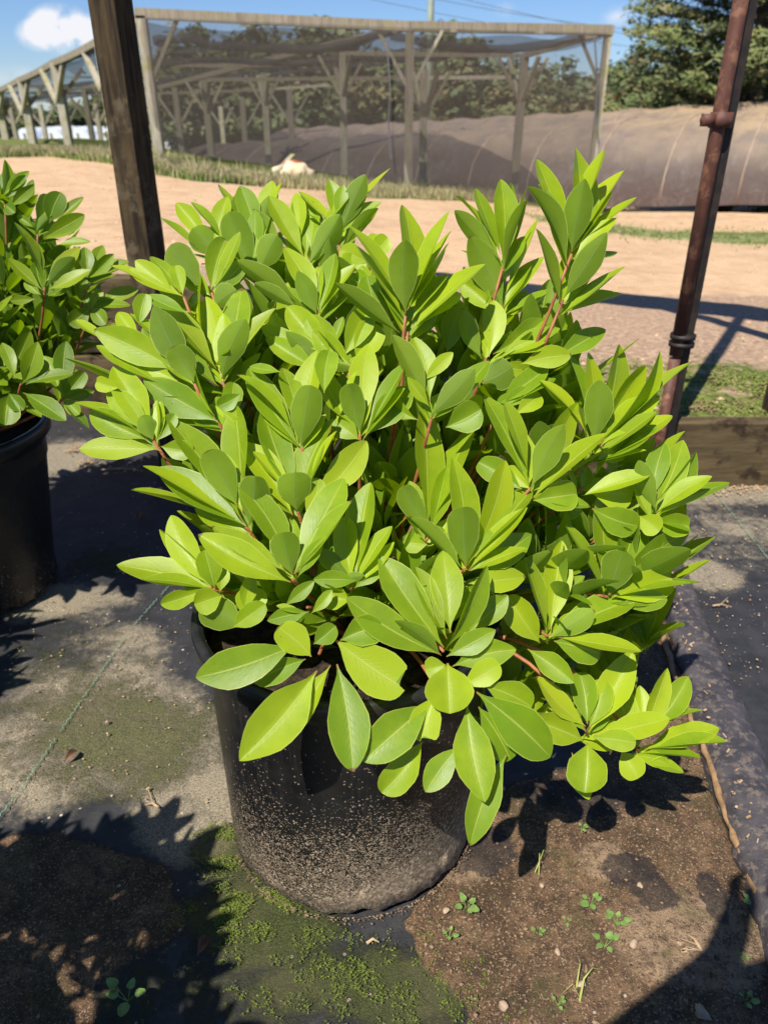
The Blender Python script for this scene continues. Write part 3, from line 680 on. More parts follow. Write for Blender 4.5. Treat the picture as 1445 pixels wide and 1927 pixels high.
# cluster: (bx, by, Y, young, axis_dx, axis_dk, [leaves]); leaf: (tx, ty, w, k [, bx, by [, cut]])
CL = [
 # tall shoots at the right top
 (1076, 475, 1.16, .35, .0, -.1, [(1010,300,34,.2,1064,425),(1082,278,52,.3,1075,462),(1136,282,26,.1,1084,425),(1100,336,56,-.45,1075,474),(991,351,34,-.2,1062,508),(1012,346,16,0,1070,476),(1175,320,34,.45,1086,462),(1197,371,18,.05,1098,448),(1152,360,16,.2,1096,455),(1160,410,30,-.05,1084,486)]),
 (1060, 562, 1.15, .1, .1, -.1, [(1008,430,24,-.1,1052,575),(1141,437,50,-.45,1060,560),(1178,500,22,.05,1056,606),(1163,505,16,-.1,1058,600)]),
 (946, 500, 1.24, .35, -.05, -.1, [(942,337,46,-.15),(894,354,26,.3,936,445),(962,344,20,.3,950,450),(991,355,9,.2,955,450),(991,376,28,-.2,948,510),(857,369,12,.2,925,470),(855,396,38,-.15,938,485)]),
 (948, 585, 1.23, .1, 0, -.1, [(883,443,62,-.35,946,580),(1012,412,18,0,952,540),(1022,483,34,.25,948,588),(1000,500,24,.1,948,575),(1031,545,14,.2,985,592),(868,530,42,.3,908,602)]),
 (763, 592, 1.10, .25, 0, -.1, [(758,386,50,.35,761,580),(763,451,60,-.5,763,588),(846,397,26,-.15,770,578),(849,434,22,.2,772,570),(657,425,28,-.1,757,565),(665,458,22,.1,756,598),(838,470,16,.3,780,560)]),
 (768, 622, 1.10, .1, 0, -.1, [(913,497,32,.1,776,622),(630,533,36,-.1,745,628),(843,516,26,.2,788,568),(866,552,34,.35,815,600)]),
 (915, 672, 1.15, .1, 0, 0, [(867,577,46,-.3,808,662),(870,580,36,-.25,902,676),(930,565,46,.2,926,672),(1053,618,36,.1,948,674),(1024,602,46,.3,950,655),(1139,620,42,.25,1042,676),(1030,655,20,.0,960,668),(1075,668,44,-.15,1008,690),(963,690,62,-.15,903,742),(1004,700,30,.3,950,722)]),
 (938, 768, 1.10, 0, .1, 0, [(1031,693,42,.3,935,752),(1015,716,14,.1,1062,772),(1017,744,38,.3,1030,802),(990,730,30,.2,945,770),(1045,712,22,.3,985,760),(880,755,50,.2,845,800)]),
 (812, 785, 1.03, .15, 0, -.1, [(920,679,38,.3,820,786),(893,694,48,-.2,808,782),(738,630,42,-.2,800,744),(852,663,28,.1,790,688),(766,709,24,-.1,808,758),(775,632,44,.25,802,700),(905,770,60,-.1,850,812),(700,740,44,.3,740,800)]),
 (998, 918, .99, .2, .1, -.1, [(910,744,44,.2,990,905),(948,755,30,-.05,990,875),(1087,758,48,.4,1003,914),(1061,798,54,-.45,1000,916),(1143,815,38,.1,1003,948),(953,880,32,.3,996,925),(1085,930,60,.2,1010,985),(900,870,50,.4,950,925)]),
 (1118, 852, 1.06, .2, .1, -.1, [(1107,663,40,.3,1112,812),(1127,715,56,-.4,1117,828),(1215,689,44,.3,1140,808),(1166,649,48,.5,1140,795),(1065,659,22,.3,1100,760),(1241,661,30,.1,1138,818),(1304,680,34,.35,1150,805),(1240,745,52,.2,1150,818),(1235,775,28,-.1,1122,864),(1264,782,38,.15,1125,882),(1016,716,18,.1,1096,800),(1172,845,44,.3,1130,890)]),
 (1098, 915, 1.04, 0, .1, 0, [(1222,895,34,-.15,1090,942),(1060,955,44,.1,1095,985),(1190,930,60,.2,1120,940),(1200,990,58,.15,1120,975),(1205,800,30,.3,1150,870)]),
 (1230, 972, 1.02, .05, .15, 0, [(1285,828,52,.35,1232,925),(1372,908,28,.1,1232,972),(1339,896,34,-.15,1236,962),(1201,866,36,-.3,1234,955),(1309,850,34,.4,1245,880),(1250,834,44,.3,1215,890),(1296,990,46,.2,1215,998),(1190,900,24,.1,1225,985),(1240,1000,44,-.2,1190,970)]),
 (1145, 1122, .95, .2, .1, -.1, [(1130,922,46,.4,1140,1100),(1200,955,54,.5,1150,1092),(1172,1038,64,-.45,1145,1120),(1298,997,50,.3,1150,1116),(1062,985,20,-.05,1133,1122),(1265,1085,62,.3,1160,1124),(1301,1097,14,.1,1165,1122),(1255,1128,44,.1,1170,1150)]),
 (1032, 1196, .90, .2, .05, -.1, [(1057,1017,56,.35,1042,1165),(986,1048,28,0,1028,1178),(1199,1125,56,.3,1036,1196),(1119,1148,44,-.25,1036,1202),(955,1120,58,-.1,1008,1216),(1206,1226,32,-.2,1060,1202),(1080,1285,48,-.3,975,1232),(1010,1040,30,.4,1005,1120),(1130,1230,60,.2,1060,1225)]),
 (1107, 1380, .84, .3, .05, -.15, [(1190,1225,64,.3,1112,1368),(1008,1272,40,-.1,1100,1362),(1004,1356,60,-.15,1094,1400),(1100,1492,76,-.4,1104,1406),(1259,1352,50,.15,1122,1386),(1196,1398,42,-.1,1118,1390),(1050,1318,28,.1,1100,1376),(1108,1505,40,.0,1062,1432),(1135,1280,50,.4,1112,1345),(1090,1265,50,.5,1100,1330)]),
 (1205, 1415, .86, .2, .2, -.1, [(1255,1257,38,.2,1215,1350),(1294,1273,48,.3,1245,1316),(1352,1370,46,.2,1228,1402),(1367,1396,24,.05,1232,1406),(1321,1427,16,0,1200,1418),(1323,1336,12,.1,1238,1352),(1200,1465,50,-.3,1152,1412),(1203,1290,34,.35,1206,1362),(1260,1440,30,.1,1180,1422),(1150,1280,60,.4,1190,1350)]),
 (835, 1225, .80, .15, -.05, -.3, [(714,1047,68,.15,834,1216),(652,1125,66,-.05,826,1234),(916,1064,38,.2,843,1216),(781,1067,42,.25,850,1160),(743,1168,30,-.3,828,1238),(932,1185,46,.0,842,1240),(846,1343,92,-.5,845,1258),(971,1222,56,.05,858,1266),(833,1036,64,.4,868,1128),(800,1260,44,.1,840,1262)]),
 (876, 1070, .90, .25, 0, -.15, [(851,861,56,.3,870,1052),(951,866,54,.25,884,1052),(872,954,64,-.45,877,1066),(992,955,34,.1,886,1072),(768,972,30,-.2,868,1072),(993,1032,28,0,890,1076),(1000,1005,56,.3,890,1080),(1000,922,44,.45,925,1010),(989,1085,50,.2,892,1150),(955,1120,46,.1,880,1190),(905,1130,50,.3,870,1170)]),
 (806, 1010, .95, .1, 0, -.1, [(798,761,56,.3,803,945),(897,790,48,.4,815,945),(758,915,46,-.3,806,990),(840,880,40,.3,812,1000),(770,905,30,.2,800,975),(760,1020,40,.1,805,1030),(838,1000,40,.3,815,1050)]),
 (677, 815, 1.02, .1, 0, -.1, [(694,646,58,.35,690,762),(657,722,48,-.45,678,812),(765,682,30,.1,698,802),(762,730,24,0,684,836),(672,698,18,.1,612,790),(777,728,58,.3,702,834),(630,790,44,.2,672,850),(600,700,44,.3,655,790)]),
 (567, 842, .98, .2, 0, -.15, [(597,659,52,.35,588,805),(585,725,60,-.45,567,840),(468,693,54,.2,552,832),(445,705,22,-.1,545,802),(531,692,44,.4,560,760),(470,690,20,.5,530,700),(620,660,44,.5,610,740)]),
 (560, 962, .92, .2, 0, -.2, [(495,771,58,.3,550,895),(555,889,68,-.5,558,960),(628,788,50,.3,566,945),(634,811,14,.0,592,892),(452,832,56,.1,546,972),(476,850,22,-.1,530,905),(600,900,40,.1,585,985),(690,830,60,.3,640,930)]),
 (550, 1090, .84, .15, -.1, -.25, [(448,908,56,.2,542,1042),(532,1002,58,-.45,550,1078),(648,900,62,.3,562,1062),(663,942,32,.0,562,1072),(373,1006,64,0,546,1098),(398,990,44,.1,532,1068),(610,1010,30,.0,565,1085)]),
 (578, 1142, .83, .1, 0, -.3, [(592,1093,28,0,518,1138),(503,1168,34,-.2,584,1155),(520,1140,14,-.1,570,1160),(625,1110,24,.1,588,1160)]),
 (660, 1105, .86, .05, 0, -.1, [(697,908,54,.3,688,1062),(593,1033,36,-.2,660,1088),(738,990,30,.1,676,1092),(590,1090,34,-.2,682,1088),(742,1020,24,.1,690,1090),(685,1082,22,-.2,622,1092),(650,970,48,.3,668,1075),(720,1060,34,.2,680,1110),(610,1120,50,.1,660,1140)]),
 (462, 990, .90, .15, -.15, -.15, [(319,790,60,.2,440,955),(390,848,60,-.35,440,935),(443,763,48,.35,448,915),(269,877,28,-.05,432,970),(297,880,62,.2,466,992),(480,896,60,-.35,472,988),(405,850,50,.4,450,930)]),
 (400, 1108, .86, .15, -.3, -.2, [(220,1063,54,.1,396,1106),(322,970,56,.3,396,1102),(266,1091,24,-.1,396,1110),(385,1035,48,-.15,406,1106),(300,996,28,.4,382,1014),(303,1137,36,.2,380,1104),(366,1138,52,-.35,428,1126),(420,1065,30,.2,440,1125)]),
 (450, 1170, .84, .05, -.2, -.2, [(378,1140,66,-.2,466,1182),(500,1137,44,-.1,432,1186),(473,1085,32,-.15,463,1138),(476,1105,60,.3,512,1165)]),
 (600, 1230, .79, -.0, -.1, -.4, [(369,1275,78,-.15,560,1212),(451,1432,94,-.35,596,1262),(540,1400,50,.0,622,1252),(664,1452,80,-.35,634,1250),(768,1300,92,-.1,632,1205,.86),(523,1180,60,-.05,586,1236),(632,1178,40,-.1,590,1212),(720,1180,60,.1,640,1205),(480,1280,50,.1,575,1240)]),
 (822, 1300, .765, 0, .1, -.4, [(683,1433,80,-.3,812,1322),(792,1400,62,-.25,820,1308,.86),(912,1510,78,-.35,878,1325),(800,1490,52,-.25,866,1402),(884,1592,60,-.2,952,1420),(718,1492,60,-.15,795,1395),(1035,1425,84,.05,896,1302),(940,1250,50,.1,870,1290),(960,1430,60,.15,900,1330),(1000,1330,60,.2,910,1290)]),
 # left side
 (418, 716, 1.07, .3, -.05, -.15, [(455,542,54,.35,416,700),(462,600,54,-.4,418,712),(519,580,28,.1,426,718),(302,568,38,-.1,402,684),(317,627,38,-.15,408,732),(388,558,50,.35,405,668),(380,520,20,.4,350,640),(440,640,30,.3,420,700)]),
 (365, 720, 1.04, .05, -.2, 0, [(290,575,62,-.2,348,692),(177,620,64,-.05,322,690),(219,650,54,.1,322,716),(222,588,32,.3,262,646),(142,602,18,.2,205,645),(325,652,54,-.3,366,718),(182,650,34,.1,285,730),(275,553,34,.2,262,612),(245,590,20,.1,310,640),(278,555,26,.3,355,590)]),
 (412, 795, 1.01, .0, -.3, 0, [(270,713,64,0,410,792),(410,765,32,-.1,470,718),(420,774,24,-.1,500,832),(340,640,40,.4,390,760),(440,720,40,.4,440,790)]),
 (288, 828, .98, .15, -.2, -.1, [(213,690,62,.25,290,820),(202,736,46,.15,286,818),(269,782,36,-.3,288,828),(140,758,20,0,272,822),(170,775,50,.15,274,828),(150,845,46,-.1,302,852),(303,755,24,.15,300,836),(330,780,30,.2,305,835),(181,718,30,.3,225,730),(365,850,40,.0,310,845)]),
 (405, 478, 1.28, .15, -.1, 0, [(332,382,36,.05,388,448),(360,380,18,0,422,436),(428,370,34,.2,408,458),(362,430,54,-.25,408,482),(302,410,14,0,356,462)]),
 (475, 505, 1.24, .05, 0, 0, [(432,398,60,-.3,474,506),(470,440,30,.2,470,500),(480,395,34,.3,478,470),(521,443,50,-.25,494,512)]),
 (398, 548, 1.18, .15, -.1, 0, [(425,450,50,.35,396,542),(452,436,24,0,402,548),(322,460,60,-.25,372,538),(347,517,38,.1,396,560),(458,496,36,.2,440,552),(445,545,50,-.1,405,590),(360,590,26,.2,395,600)]),
 (345, 557, 1.14, .1, -.3, .0, [(255,490,36,.05,322,552),(283,482,28,.2,332,542),(243,507,28,0,350,560),(208,500,18,.1,292,552),(330,500,30,.3,345,550)]),
 (482, 482, 1.32, .15, 0, 0, [(452,350,44,-.1,482,425),(411,347,18,.2,458,412),(512,340,40,.25,492,410),(533,342,18,.2,520,402),(507,368,40,-.1,490,482),(475,392,26,-.1,546,466)]),
 (577, 488, 1.28, .1, 0, 0, [(506,369,40,-.1,570,482),(563,368,52,.3,577,472),(640,403,48,-.3,582,502),(557,362,34,.3,540,404),(664,362,16,.1,610,412),(588,385,30,.3,600,440)]),
 (638, 440, 1.30, .4, 0, 0, [(688,328,42,-.1,644,432),(620,338,34,.2,632,410),(646,348,28,-.05,640,412),(562,360,18,.3,622,398),(718,380,24,.1,642,438),(712,392,26,-.1,652,474),(735,316,12,.3,688,362)]),
 (700, 480, 1.26, 0, .1, 0, [(730,447,38,.1,698,478),(672,480,50,.1,640,530),(708,440,30,.3,690,490),(640,470,40,.0,690,500)]),
 (598, 592, 1.17, .15, 0, -.1, [(534,464,46,.25,590,565),(560,510,40,-.3,596,592),(631,477,34,.3,603,584),(668,498,22,.1,605,588),(445,490,38,-.1,552,566),(478,533,28,-.1,547,576),(600,500,30,.4,600,570)]),
 (655, 680, 1.10, .05, 0, 0, [(695,582,50,.25,636,650),(540,577,54,.2,592,672),(577,600,46,.1,640,645),(646,596,20,.1,610,645),(588,624,46,.05,668,695),(538,624,38,-.15,586,692),(607,672,34,-.1,682,698),(702,607,58,.3,698,690),(491,610,46,.15,572,692),(500,635,40,.1,580,705)]),
 (700, 560, 1.20, .05, 0, 0, [(668,510,42,.1,690,590),(680,500,30,.3,700,560),(640,540,44,.3,690,580),(722,500,34,.3,712,560),(690,520,46,-.1,712,600)]),
]
CENTER = Vector((-.05, 1.02, .47))
TRUNK = Vector((-.05, 1.02, .40))

def pot_obj(parent, c, rt, rb, H, mat, scallop=True):
    n = 260
    prof = [(rb * .2, .012), (rb * .93, .010), (rb, .022), (rb * 1.004, .06)]
    for i in range(1, 34): t = i / 34; prof.append((lerp(rb, rt - .012, t), lerp(.06, H - .045, t)))
    prof += [(rt - .012, H - .042), (rt - .002, H - .04), (rt, H - .034), (rt, H - .006), (rt - .003, H), (rt - .010, H), (rt - .013, H - .008), (rt - .016, H - .10)]
    def fn(p, a, i):
        p = Vector(p)
        if i <= 3:
            s_ = max(0, math.cos(a * 9 + .6)) ** 6
            p.z += s_ * .012 * (1 if i >= 1 else 0)
            rr = 1 + .012 * nz3(math.cos(a) * 3, math.sin(a) * 3, i)
            p.x *= rr; p.y *= rr
            if i <= 2: p.z += .008 * nz3(math.cos(a) * 9, math.sin(a) * 9, 4) + .005 * nz3(math.cos(a) * 24, math.sin(a) * 24, 4)
        else:
            lw = clamp(1 - p.z / .16)
            q = 1 + .006 * nz3(math.cos(a) * 1.4, math.sin(a) * 1.4, p.z * 3) + lw * (.012 * nz3(math.cos(a) * 14, math.sin(a) * 14, p.z * 60) + .010 * nz3(math.cos(a) * 5, math.sin(a) * 5, p.z * 20))
            p.x *= q; p.y *= q
        return p
    m = MB(); m.lathe(prof, n, (0, 0, 0), fn)
    b0 = m.build('pot', mat, parent, True); b0.location = (c[0] - parent.location[0], c[1] - parent.location[1], 0)
    m2_ = MB(); m2_.lathe([(rt + .001, H - .036), (rt + .006, H - .030), (rt + .008, H - .008), (rt + .004, H + .003), (rt - .006, H + .004), (rt - .010, H - .004)], n)
    m2_.build('rim', M_rim, b0, True)
    m3 = MB(); pr = [(.001, H - .055)] + [(rt * .93 * i / 12, H - .055) for i in range(1, 13)]
    m3.lathe(pr, 40, (0, 0, 0), lambda p, a, i: Vector((p.x, p.y, p.z + .010 * nz3(p.x, p.y, 0, 30) + .012 * nz3(p.x, p.y, 0, 8))))
    m3.build('potting_soil', M_potsoil, parent, True).location = b0.location
    return b0

def curved(a, b, up0, k=6):
    pts = []
    c1 = a + up0 * ((b - a).length * .4); 
    for i in range(k + 1):
        t = i / k; pts.append(a * (1 - t) ** 2 + c1 * (2 * t * (1 - t)) + b * t ** 2)
    return pts

def make_screen_plant(root, clusters, center, trunk, mat, rng):
    anchors = []
    for (bx, by, Y, young, adx, adk, lv) in clusters:
        B = at_y(bx, by, Y); db = depth(B)
        out = (B - center); out.z = max(out.z, .05); out.normalize()
        axis = (Vector((adx, adk, .8)) + out * .55).normalized()
        L = Leaves()
        for lf in lv:
            tx, ty, w_, k = lf[:4]
            lbx, lby = (lf[4], lf[5]) if len(lf) > 5 else (bx, by)
            cut = lf[6] if len(lf) > 6 else None
            if len(lf) > 5 and (bx, by) not in ((600, 1230), (822, 1300)) and math.hypot(lbx - bx, lby - by) < 110:
                q_ = .65 if k >= .2 else .3
                lbx = lerp(lbx, bx, q_); lby = lerp(lby, by, q_)
            pl = math.hypot(tx - lbx, ty - lby)
            yg = young * (1.0 if (w_ / pl < .3 and rng.random() < .4) else rng.random() * .5)
            screen_leaf(L, lbx, lby, tx, ty, w_, k, db, axis, clamp(yg), cut, rng)
        ln_ = sum(math.hypot(l_[0] - (l_[4] if len(l_) > 5 else bx), l_[1] - (l_[5] if len(l_) > 5 else by)) for l_ in lv) / len(lv) / F * db * 1.05
        a0 = rng.uniform(0, 6); ref = axis.orthogonal().normalized()
        for q in range(12):
            rr = Matrix.Rotation(a0 + q * 2.4, 3, axis) @ ref; el = R(rng.uniform(34, 78)); d_ = (axis * math.cos(el) + rr * math.sin(el)).normalized()
            if d_.dot((B - CAM).normalized()) < .12: continue
            b_ = B - axis * rng.uniform(.005, .03); LL = ln_ * rng.uniform(.75, 1.05)
            tp = project(b_ + d_ * LL)
            if tp[1] < min(l_[1] for l_ in lv) + 14 or not (min(l_[0] for l_ in lv) < tp[0] < max(l_[0] for l_ in lv)): continue
            L.leaf(b_, b_ + d_ * LL, axis - d_ * axis.dot(d_), LL * rng.uniform(.32, .4), (rng.random(), 0, rng.random()), bow=rng.uniform(-.02, .06), fold=rng.uniform(.08, .24), twist=rng.uniform(-.3, .3), prof=PROF_P)
        L.build('leaf_cluster', mat, root, root.location)
        # bud in the middle
        st = MB(); start = trunk + Vector(((B.x - trunk.x) * .12, (B.y - trunk.y) * .12, .03))
        dl = (B - trunk).length; hz = Vector((B.x - trunk.x, B.y - trunk.y, 0))
        c1 = B - Vector((0, 0, dl * .55)) - hz * .30 + Vector((0, .07, 0)); e1 = B - axis * .002; c1.z = max(c1.z, trunk.z + .13)
        pts = [start * (1 - q) ** 2 + c1 * (2 * q * (1 - q)) + e1 * q * q for q in [i_ / 9 for i_ in range(10)]]
        r0 = .0050; st.tube([p - root.location for p in pts], [lerp(r0, .0021, i / (len(pts) - 1)) for i in range(len(pts))], 8)
        st.build('stem', M_stem if by < 1300 or True else M_bark, root, True)
        anchors.append((B, axis))
    return anchors

rng = random.Random(11)
main = empty('potted_shrub', (-.05, 1.02, 0))
tag(main, 'large bright green leafy shrub with red stems in a muddy black pot, foreground centre', 'potted shrub', 'potted shrubs on the weed cloth')
anch = make_screen_plant(main, CL, CENTER, TRUNK, M_leaf, rng)
# inner clusters between and behind the outer ones
for i, (B, ax) in enumerate(anch):
    for rep, f in ((0, .84), (1, .66), (2, .46)):
        P = CENTER + (B - CENTER) * (f + rng.uniform(-.05, .05)) + Vector((rng.uniform(-.05, .05), rng.uniform(.0, .06), rng.uniform(-.06, .02)))
        P += (P - CAM).normalized() * (.13 if rep == 0 else .07); P.z -= .035
        if P.z < .50: P.z = .50 + rng.random() * .05
        if rep == 2 and i % 2: continue
        if rep == 0 and project(B)[1] < 520 and B.z > .95: continue
        o_ = (P - CENTER).normalized()
        L = Leaves(); free_whorl(L, P, o_ * .5 + Vector((0, 0, .75)), 8, .135, rng, (18, 62), 0, .3)  # low tone paints these inner leaves darker, as if shaded
        L.build('leaf_cluster', M_leaf, main, main.location)
FILL = [(900,640,1.22),(960,690,1.20),(1005,720,1.20),(1050,755,1.18),(860,690,1.20),(930,820,1.12),(1070,850,1.14),(1000,800,1.16),(905,590,1.26),(540,640,1.20),(470,640,1.18),(640,560,1.26),(730,660,1.20),(380,650,1.15),(800,720,1.16),(880,760,1.14),(950,760,1.18),(1030,900,1.08),(960,960,1.06),(1100,1000,1.04),(1060,1080,1.02),(950,1180,.96),(1130,1180,.98),(740,880,1.08),(720,960,1.02),(620,760,1.12),(430,700,1.12),(300,700,1.08),(350,770,1.06),(560,560,1.28),(720,580,1.24),(840,620,1.24),(1180,900,1.12),(1150,1000,1.06),(1200,1080,1.04),(660,640,1.2),(520,500,1.33),(600,440,1.36),(440,440,1.34),(1000,640,1.22),(1110,780,1.16),(780,520,1.28),(1060,690,1.2),(930,720,1.2),(1000,1330,.98),(1070,1290,.99),(960,1260,.96),(1150,1220,1.0),(1190,1120,1.03),(1215,1175,1.0),(1120,1330,.97),(900,1380,.9),(1160,1290,.98),(1020,1240,.99),(1090,1180,1.0),(1240,1040,1.05),(660,1200,.97),(740,1130,.99),(560,1180,.97),(860,1180,.98)]
for (fx, fy, fY) in FILL:
    P = at_y(fx, fy + (35 if fy > 540 else 85), fY + .03); L = Leaves()
    free_whorl(L, P, Vector((rng.uniform(-.3, .3), .15, .9)), 7, .14, rng, (14, 60), 0, .3)  # filler leaves coloured darker for the shade inside the crown
    L.build('leaf_cluster', M_leaf, main, main.location)
for i, (B, ax) in enumerate(anch):
    if i % 3: continue
    P = Vector((B.x * .9, 2 * CENTER.y - B.y * .9 + rng.uniform(0, .1), B.z * .80))
    P.y = max(P.y, 1.25); P.z = clamp(P.z, .5, .86); P.x = clamp(P.x, -.36, .30)
    o_ = (P - CENTER).normalized(); L = Leaves(); free_whorl(L, P, o_ * .7 + Vector((0, 0, .5)), 9, .11, rng, (20, 75), .2)
    L.build('leaf_cluster', M_leaf, main, main.location)
    st = MB(); st.tube([p - main.location for p in curved(TRUNK, P, Vector((0, 0, 1)))], .004, 6); st.build('stem', M_stem, main, True)
m = MB()
for k in range(5):
    a = k * 1.3; m.tube([Vector((0.03 * math.cos(a), .03 * math.sin(a), .40)), Vector((.05 * math.cos(a), .05 * math.sin(a), .50)), Vector((.10 * math.cos(a + .2), .10 * math.sin(a + .2), .62))], [.012, .010, .007], 9, wob=.06)
m.build('trunk', M_bark, main, True)
pot_obj(main, (-.06, 1.02), .243, .226, .49, M_pot)
# ------------------------------------------------------------------ left shrub
LC = Vector((-1.14, 1.80, .52))
CL2 = [
 (85, 540, 1.62, .5, .1, -.1, [(28,418,18,.1,76,502),(52,440,24,.2,80,506),(152,464,28,.3,88,512),(141,484,30,-.2,88,538),(173,508,24,0,95,546),(17,486,24,0,78,548),(49,528,20,.1,76,562),(20,566,18,0,62,572)]),
 (165, 525, 1.66, .3, .2, 0, [(160,465,28,.1),(195,462,28,.3),(215,478,26,-.1),(140,470,26,.1),(243,492,20,.1),(150,540,22,-.2),(228,505,16,.2)]),
 (172, 580, 1.66, .4, .2, 0, [(190,545,22,.1),(261,544,26,.2,186,570),(217,568,24,.3),(145,525,22,.1),(246,575,16,.1),(200,610,30,-.2),(130,610,34,-.1)]),
 (72, 440, 1.72, .2, .1, 0, [(115,362,40,-.1,102,412),(95,368,38,.2,68,404),(158,371,18,.1,118,402),(160,404,34,0,86,452),(33,405,16,0,62,424),(98,406,22,-.1,68,434),(150,424,20,.1,90,455),(172,455,14,.1,120,470)]),
 (10, 385, 1.74, .3, .1, 0, [(50,330,22,.1,14,368),(66,347,22,0,22,392),(10,300,24,.3,0,350),(56,322,20,.2,0,335),(-40,320,30,.1),(30,400,26,-.2)]),
 (40, 722, 1.50, .1, .1, -.1, [(72,643,40,-.1,42,724),(138,704,22,.2,66,726),(45,772,30,-.1,8,748),(125,792,36,-.3,46,746),(5,645,26,.1,24,710),(10,800,50,-.2,10,750),(90,680,30,.2,50,720)]),
 (120, 748, 1.55, .1, .2, 0, [(125,642,38,.05,124,738),(168,806,18,-.1,118,758),(80,670,34,.1,112,735),(160,700,30,.2,125,745),(178,735,22,.2,130,755),(150,780,26,-.2,118,752)]),
]
left = empty('potted_shrub', (LC.x, LC.y, 0))
tag(left, 'shade-darkened green leafy shrub in a clean black pot at the left edge', 'potted shrub', 'potted shrubs on the weed cloth')
make_screen_plant(left, CL2, LC, Vector((LC.x, LC.y, .42)), M_leaf_shade, random.Random(5))
def dome_plant(root, c, mat, rng, n, rx, rz, ln, zmin=.5, keep=None):
    for i in range(n):
        a = rng.uniform(0, 6.283); e = math.asin(rng.uniform(-.12, .98)); f = rng.uniform(.62, 1.0)
        d = Vector((math.cos(a) * math.cos(e) * rx, math.sin(a) * math.cos(e) * rx, math.sin(e) * rz)) * f
        P = Vector((c.x, c.y, c.z)) + d
        if P.z < zmin: P.z = zmin + rng.random() * .06
        if keep and not keep(P): continue
        L = Leaves(); free_whorl(L, P, d.normalized() * .6 + Vector((0, 0, .6)), 9, ln, rng, (22, 80), .25)
        L.build('leaf_cluster', mat, root, root.location)
        if f > .93:
            st = MB(); st.tube([p - root.location for p in curved(Vector((c.x, c.y, .42)), P, Vector((0, 0, 1)), 5)], .0042, 6); st.build('stem', M_stem, root, True)
dome_plant(left, Vector((LC.x, LC.y + .02, .60)), M_leaf_shade, random.Random(21), 260, .40, .44, .115, .64,
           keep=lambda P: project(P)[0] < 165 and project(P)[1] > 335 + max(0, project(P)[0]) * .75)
for (fx, fy, fY) in ((15, 480, 1.78), (55, 500, 1.78), (5, 420, 1.82), (100, 520, 1.8), (40, 570, 1.74), (140, 570, 1.76), (10, 540, 1.7), (80, 620, 1.7), (20, 660, 1.66), (120, 660, 1.72), (30, 430, 1.84)):
    P = at_y(fx, fy, fY); L = Leaves(); free_whorl(L, P, Vector((.15, .1, .9)), 8, .13, random.Random(fx + fy), (14, 70), 0, .3); L.build('leaf_cluster', M_leaf_shade, left, left.location)  # left shrub's inner leaves also coloured darker for shade
pot_obj(left, (LC.x, LC.y), .262, .20, .49, M_pot2)
# two neighbours just outside the picture on the left; their shadows fall into it
for i, (px_, py_, rz_, lab) in enumerate(((-.84, .20, 1.1, 'leafy green shrub in a black pot standing nearest the viewer at far left'), (-1.52, 1.00, 2.7, 'leafy green shrub in a black pot between the two other left shrubs'))):
    r_ = empty('potted_shrub', (px_, py_, 0)); tag(r_, lab, 'potted shrub', 'potted shrubs on the weed cloth')
    dome_plant(r_, Vector((px_, py_, .55)), M_leaf, random.Random(31 + i), 150 if i == 0 else 80, .38 if i == 0 else .40, .42, .11, keep=lambda P: project(P)[0] < -40 or depth(P) < .15)
    pot_obj(r_, (px_, py_), .25, .22, .49, M_pot2)

# ------------------------------------------------------------------ near posts
pbase = at_z(330, 815); lp = Vector((-.79, 2.62, 0))
post = empty('wooden_post', lp); tag(post, 'thick dark brown square timber post standing behind the shrubs at left', 'post')
m = MB(); N_ = 18
for k in range(N_):
    pass
me_p = MB(); rot = Matrix.Rotation(R(-21), 3, 'Z'); W2 = .044
vs_ = []; fs = []
for k in range(41):
    z = k * .07
    for (x_, y_) in ((-1, -1), (0, -1), (1, -1), (1, 0), (1, 1), (0, 1), (-1, 1), (-1, 0)):
        q = rot @ Vector((x_ * W2 * 1.05, y_ * W2, 0)) * (1 + .03 * nz3(x_ * 2, y_ * 2, z * 3)); vs_.append((q.x, q.y, z))
for k in range(40):
    for j in range(8): fs.append((k * 8 + j, k * 8 + (j + 1) % 8, (k + 1) * 8 + (j + 1) % 8, (k + 1) * 8 + j))
fs.append(tuple(40 * 8 + j for j in range(8)))
me_p.add(vs_, fs); me_p.build('timber', M_darkwood, post, False, .004)
pole_y = 2.40; pl = Vector((.950, pole_y, 0))
pole = empty('rusty_pole', pl); tag(pole, 'slim rust brown steel pole with clamp standing behind the shrub at right', 'pole')
m = MB(); m.tube([(-.006, 0, .50), (-.006, 0, 1.2), (-.006, 0, 2.8)], .0205, 20); m.build('tube', M_rust, pole, True)
m = MB(); m.tube([(-.006, 0, 0), (-.006, 0, .49)], .018, 16); m.build('ground_socket', M_rust, pole, True)
m = MB(); m.bar((.030, .026, 0), (.030, .026, 2.8), .030, .034); m.build('shade_bar', M_blacksteel, pole, False, .002)  # black bar added to stand for the pole's shaded right side
for z_ in (.535, .56):
    m = MB(); m.tube([(.010, .008, z_ - .007), (.010, .008, z_ + .007)], .040, 20); m.build('band', M_blacksteel, pole, True)
m = MB(); zc = at_y(1345, 226, pole_y).z
m.tube([(0, 0, zc - .020), (0, 0, zc + .020)], .031, 20); m.box((-.040, -.01, zc), (.035, .022, .032)); m.tube([(-.060, -.01, zc), (-.04, -.01, zc)], .010, 8); m.build('clamp', M_rust, pole, True)
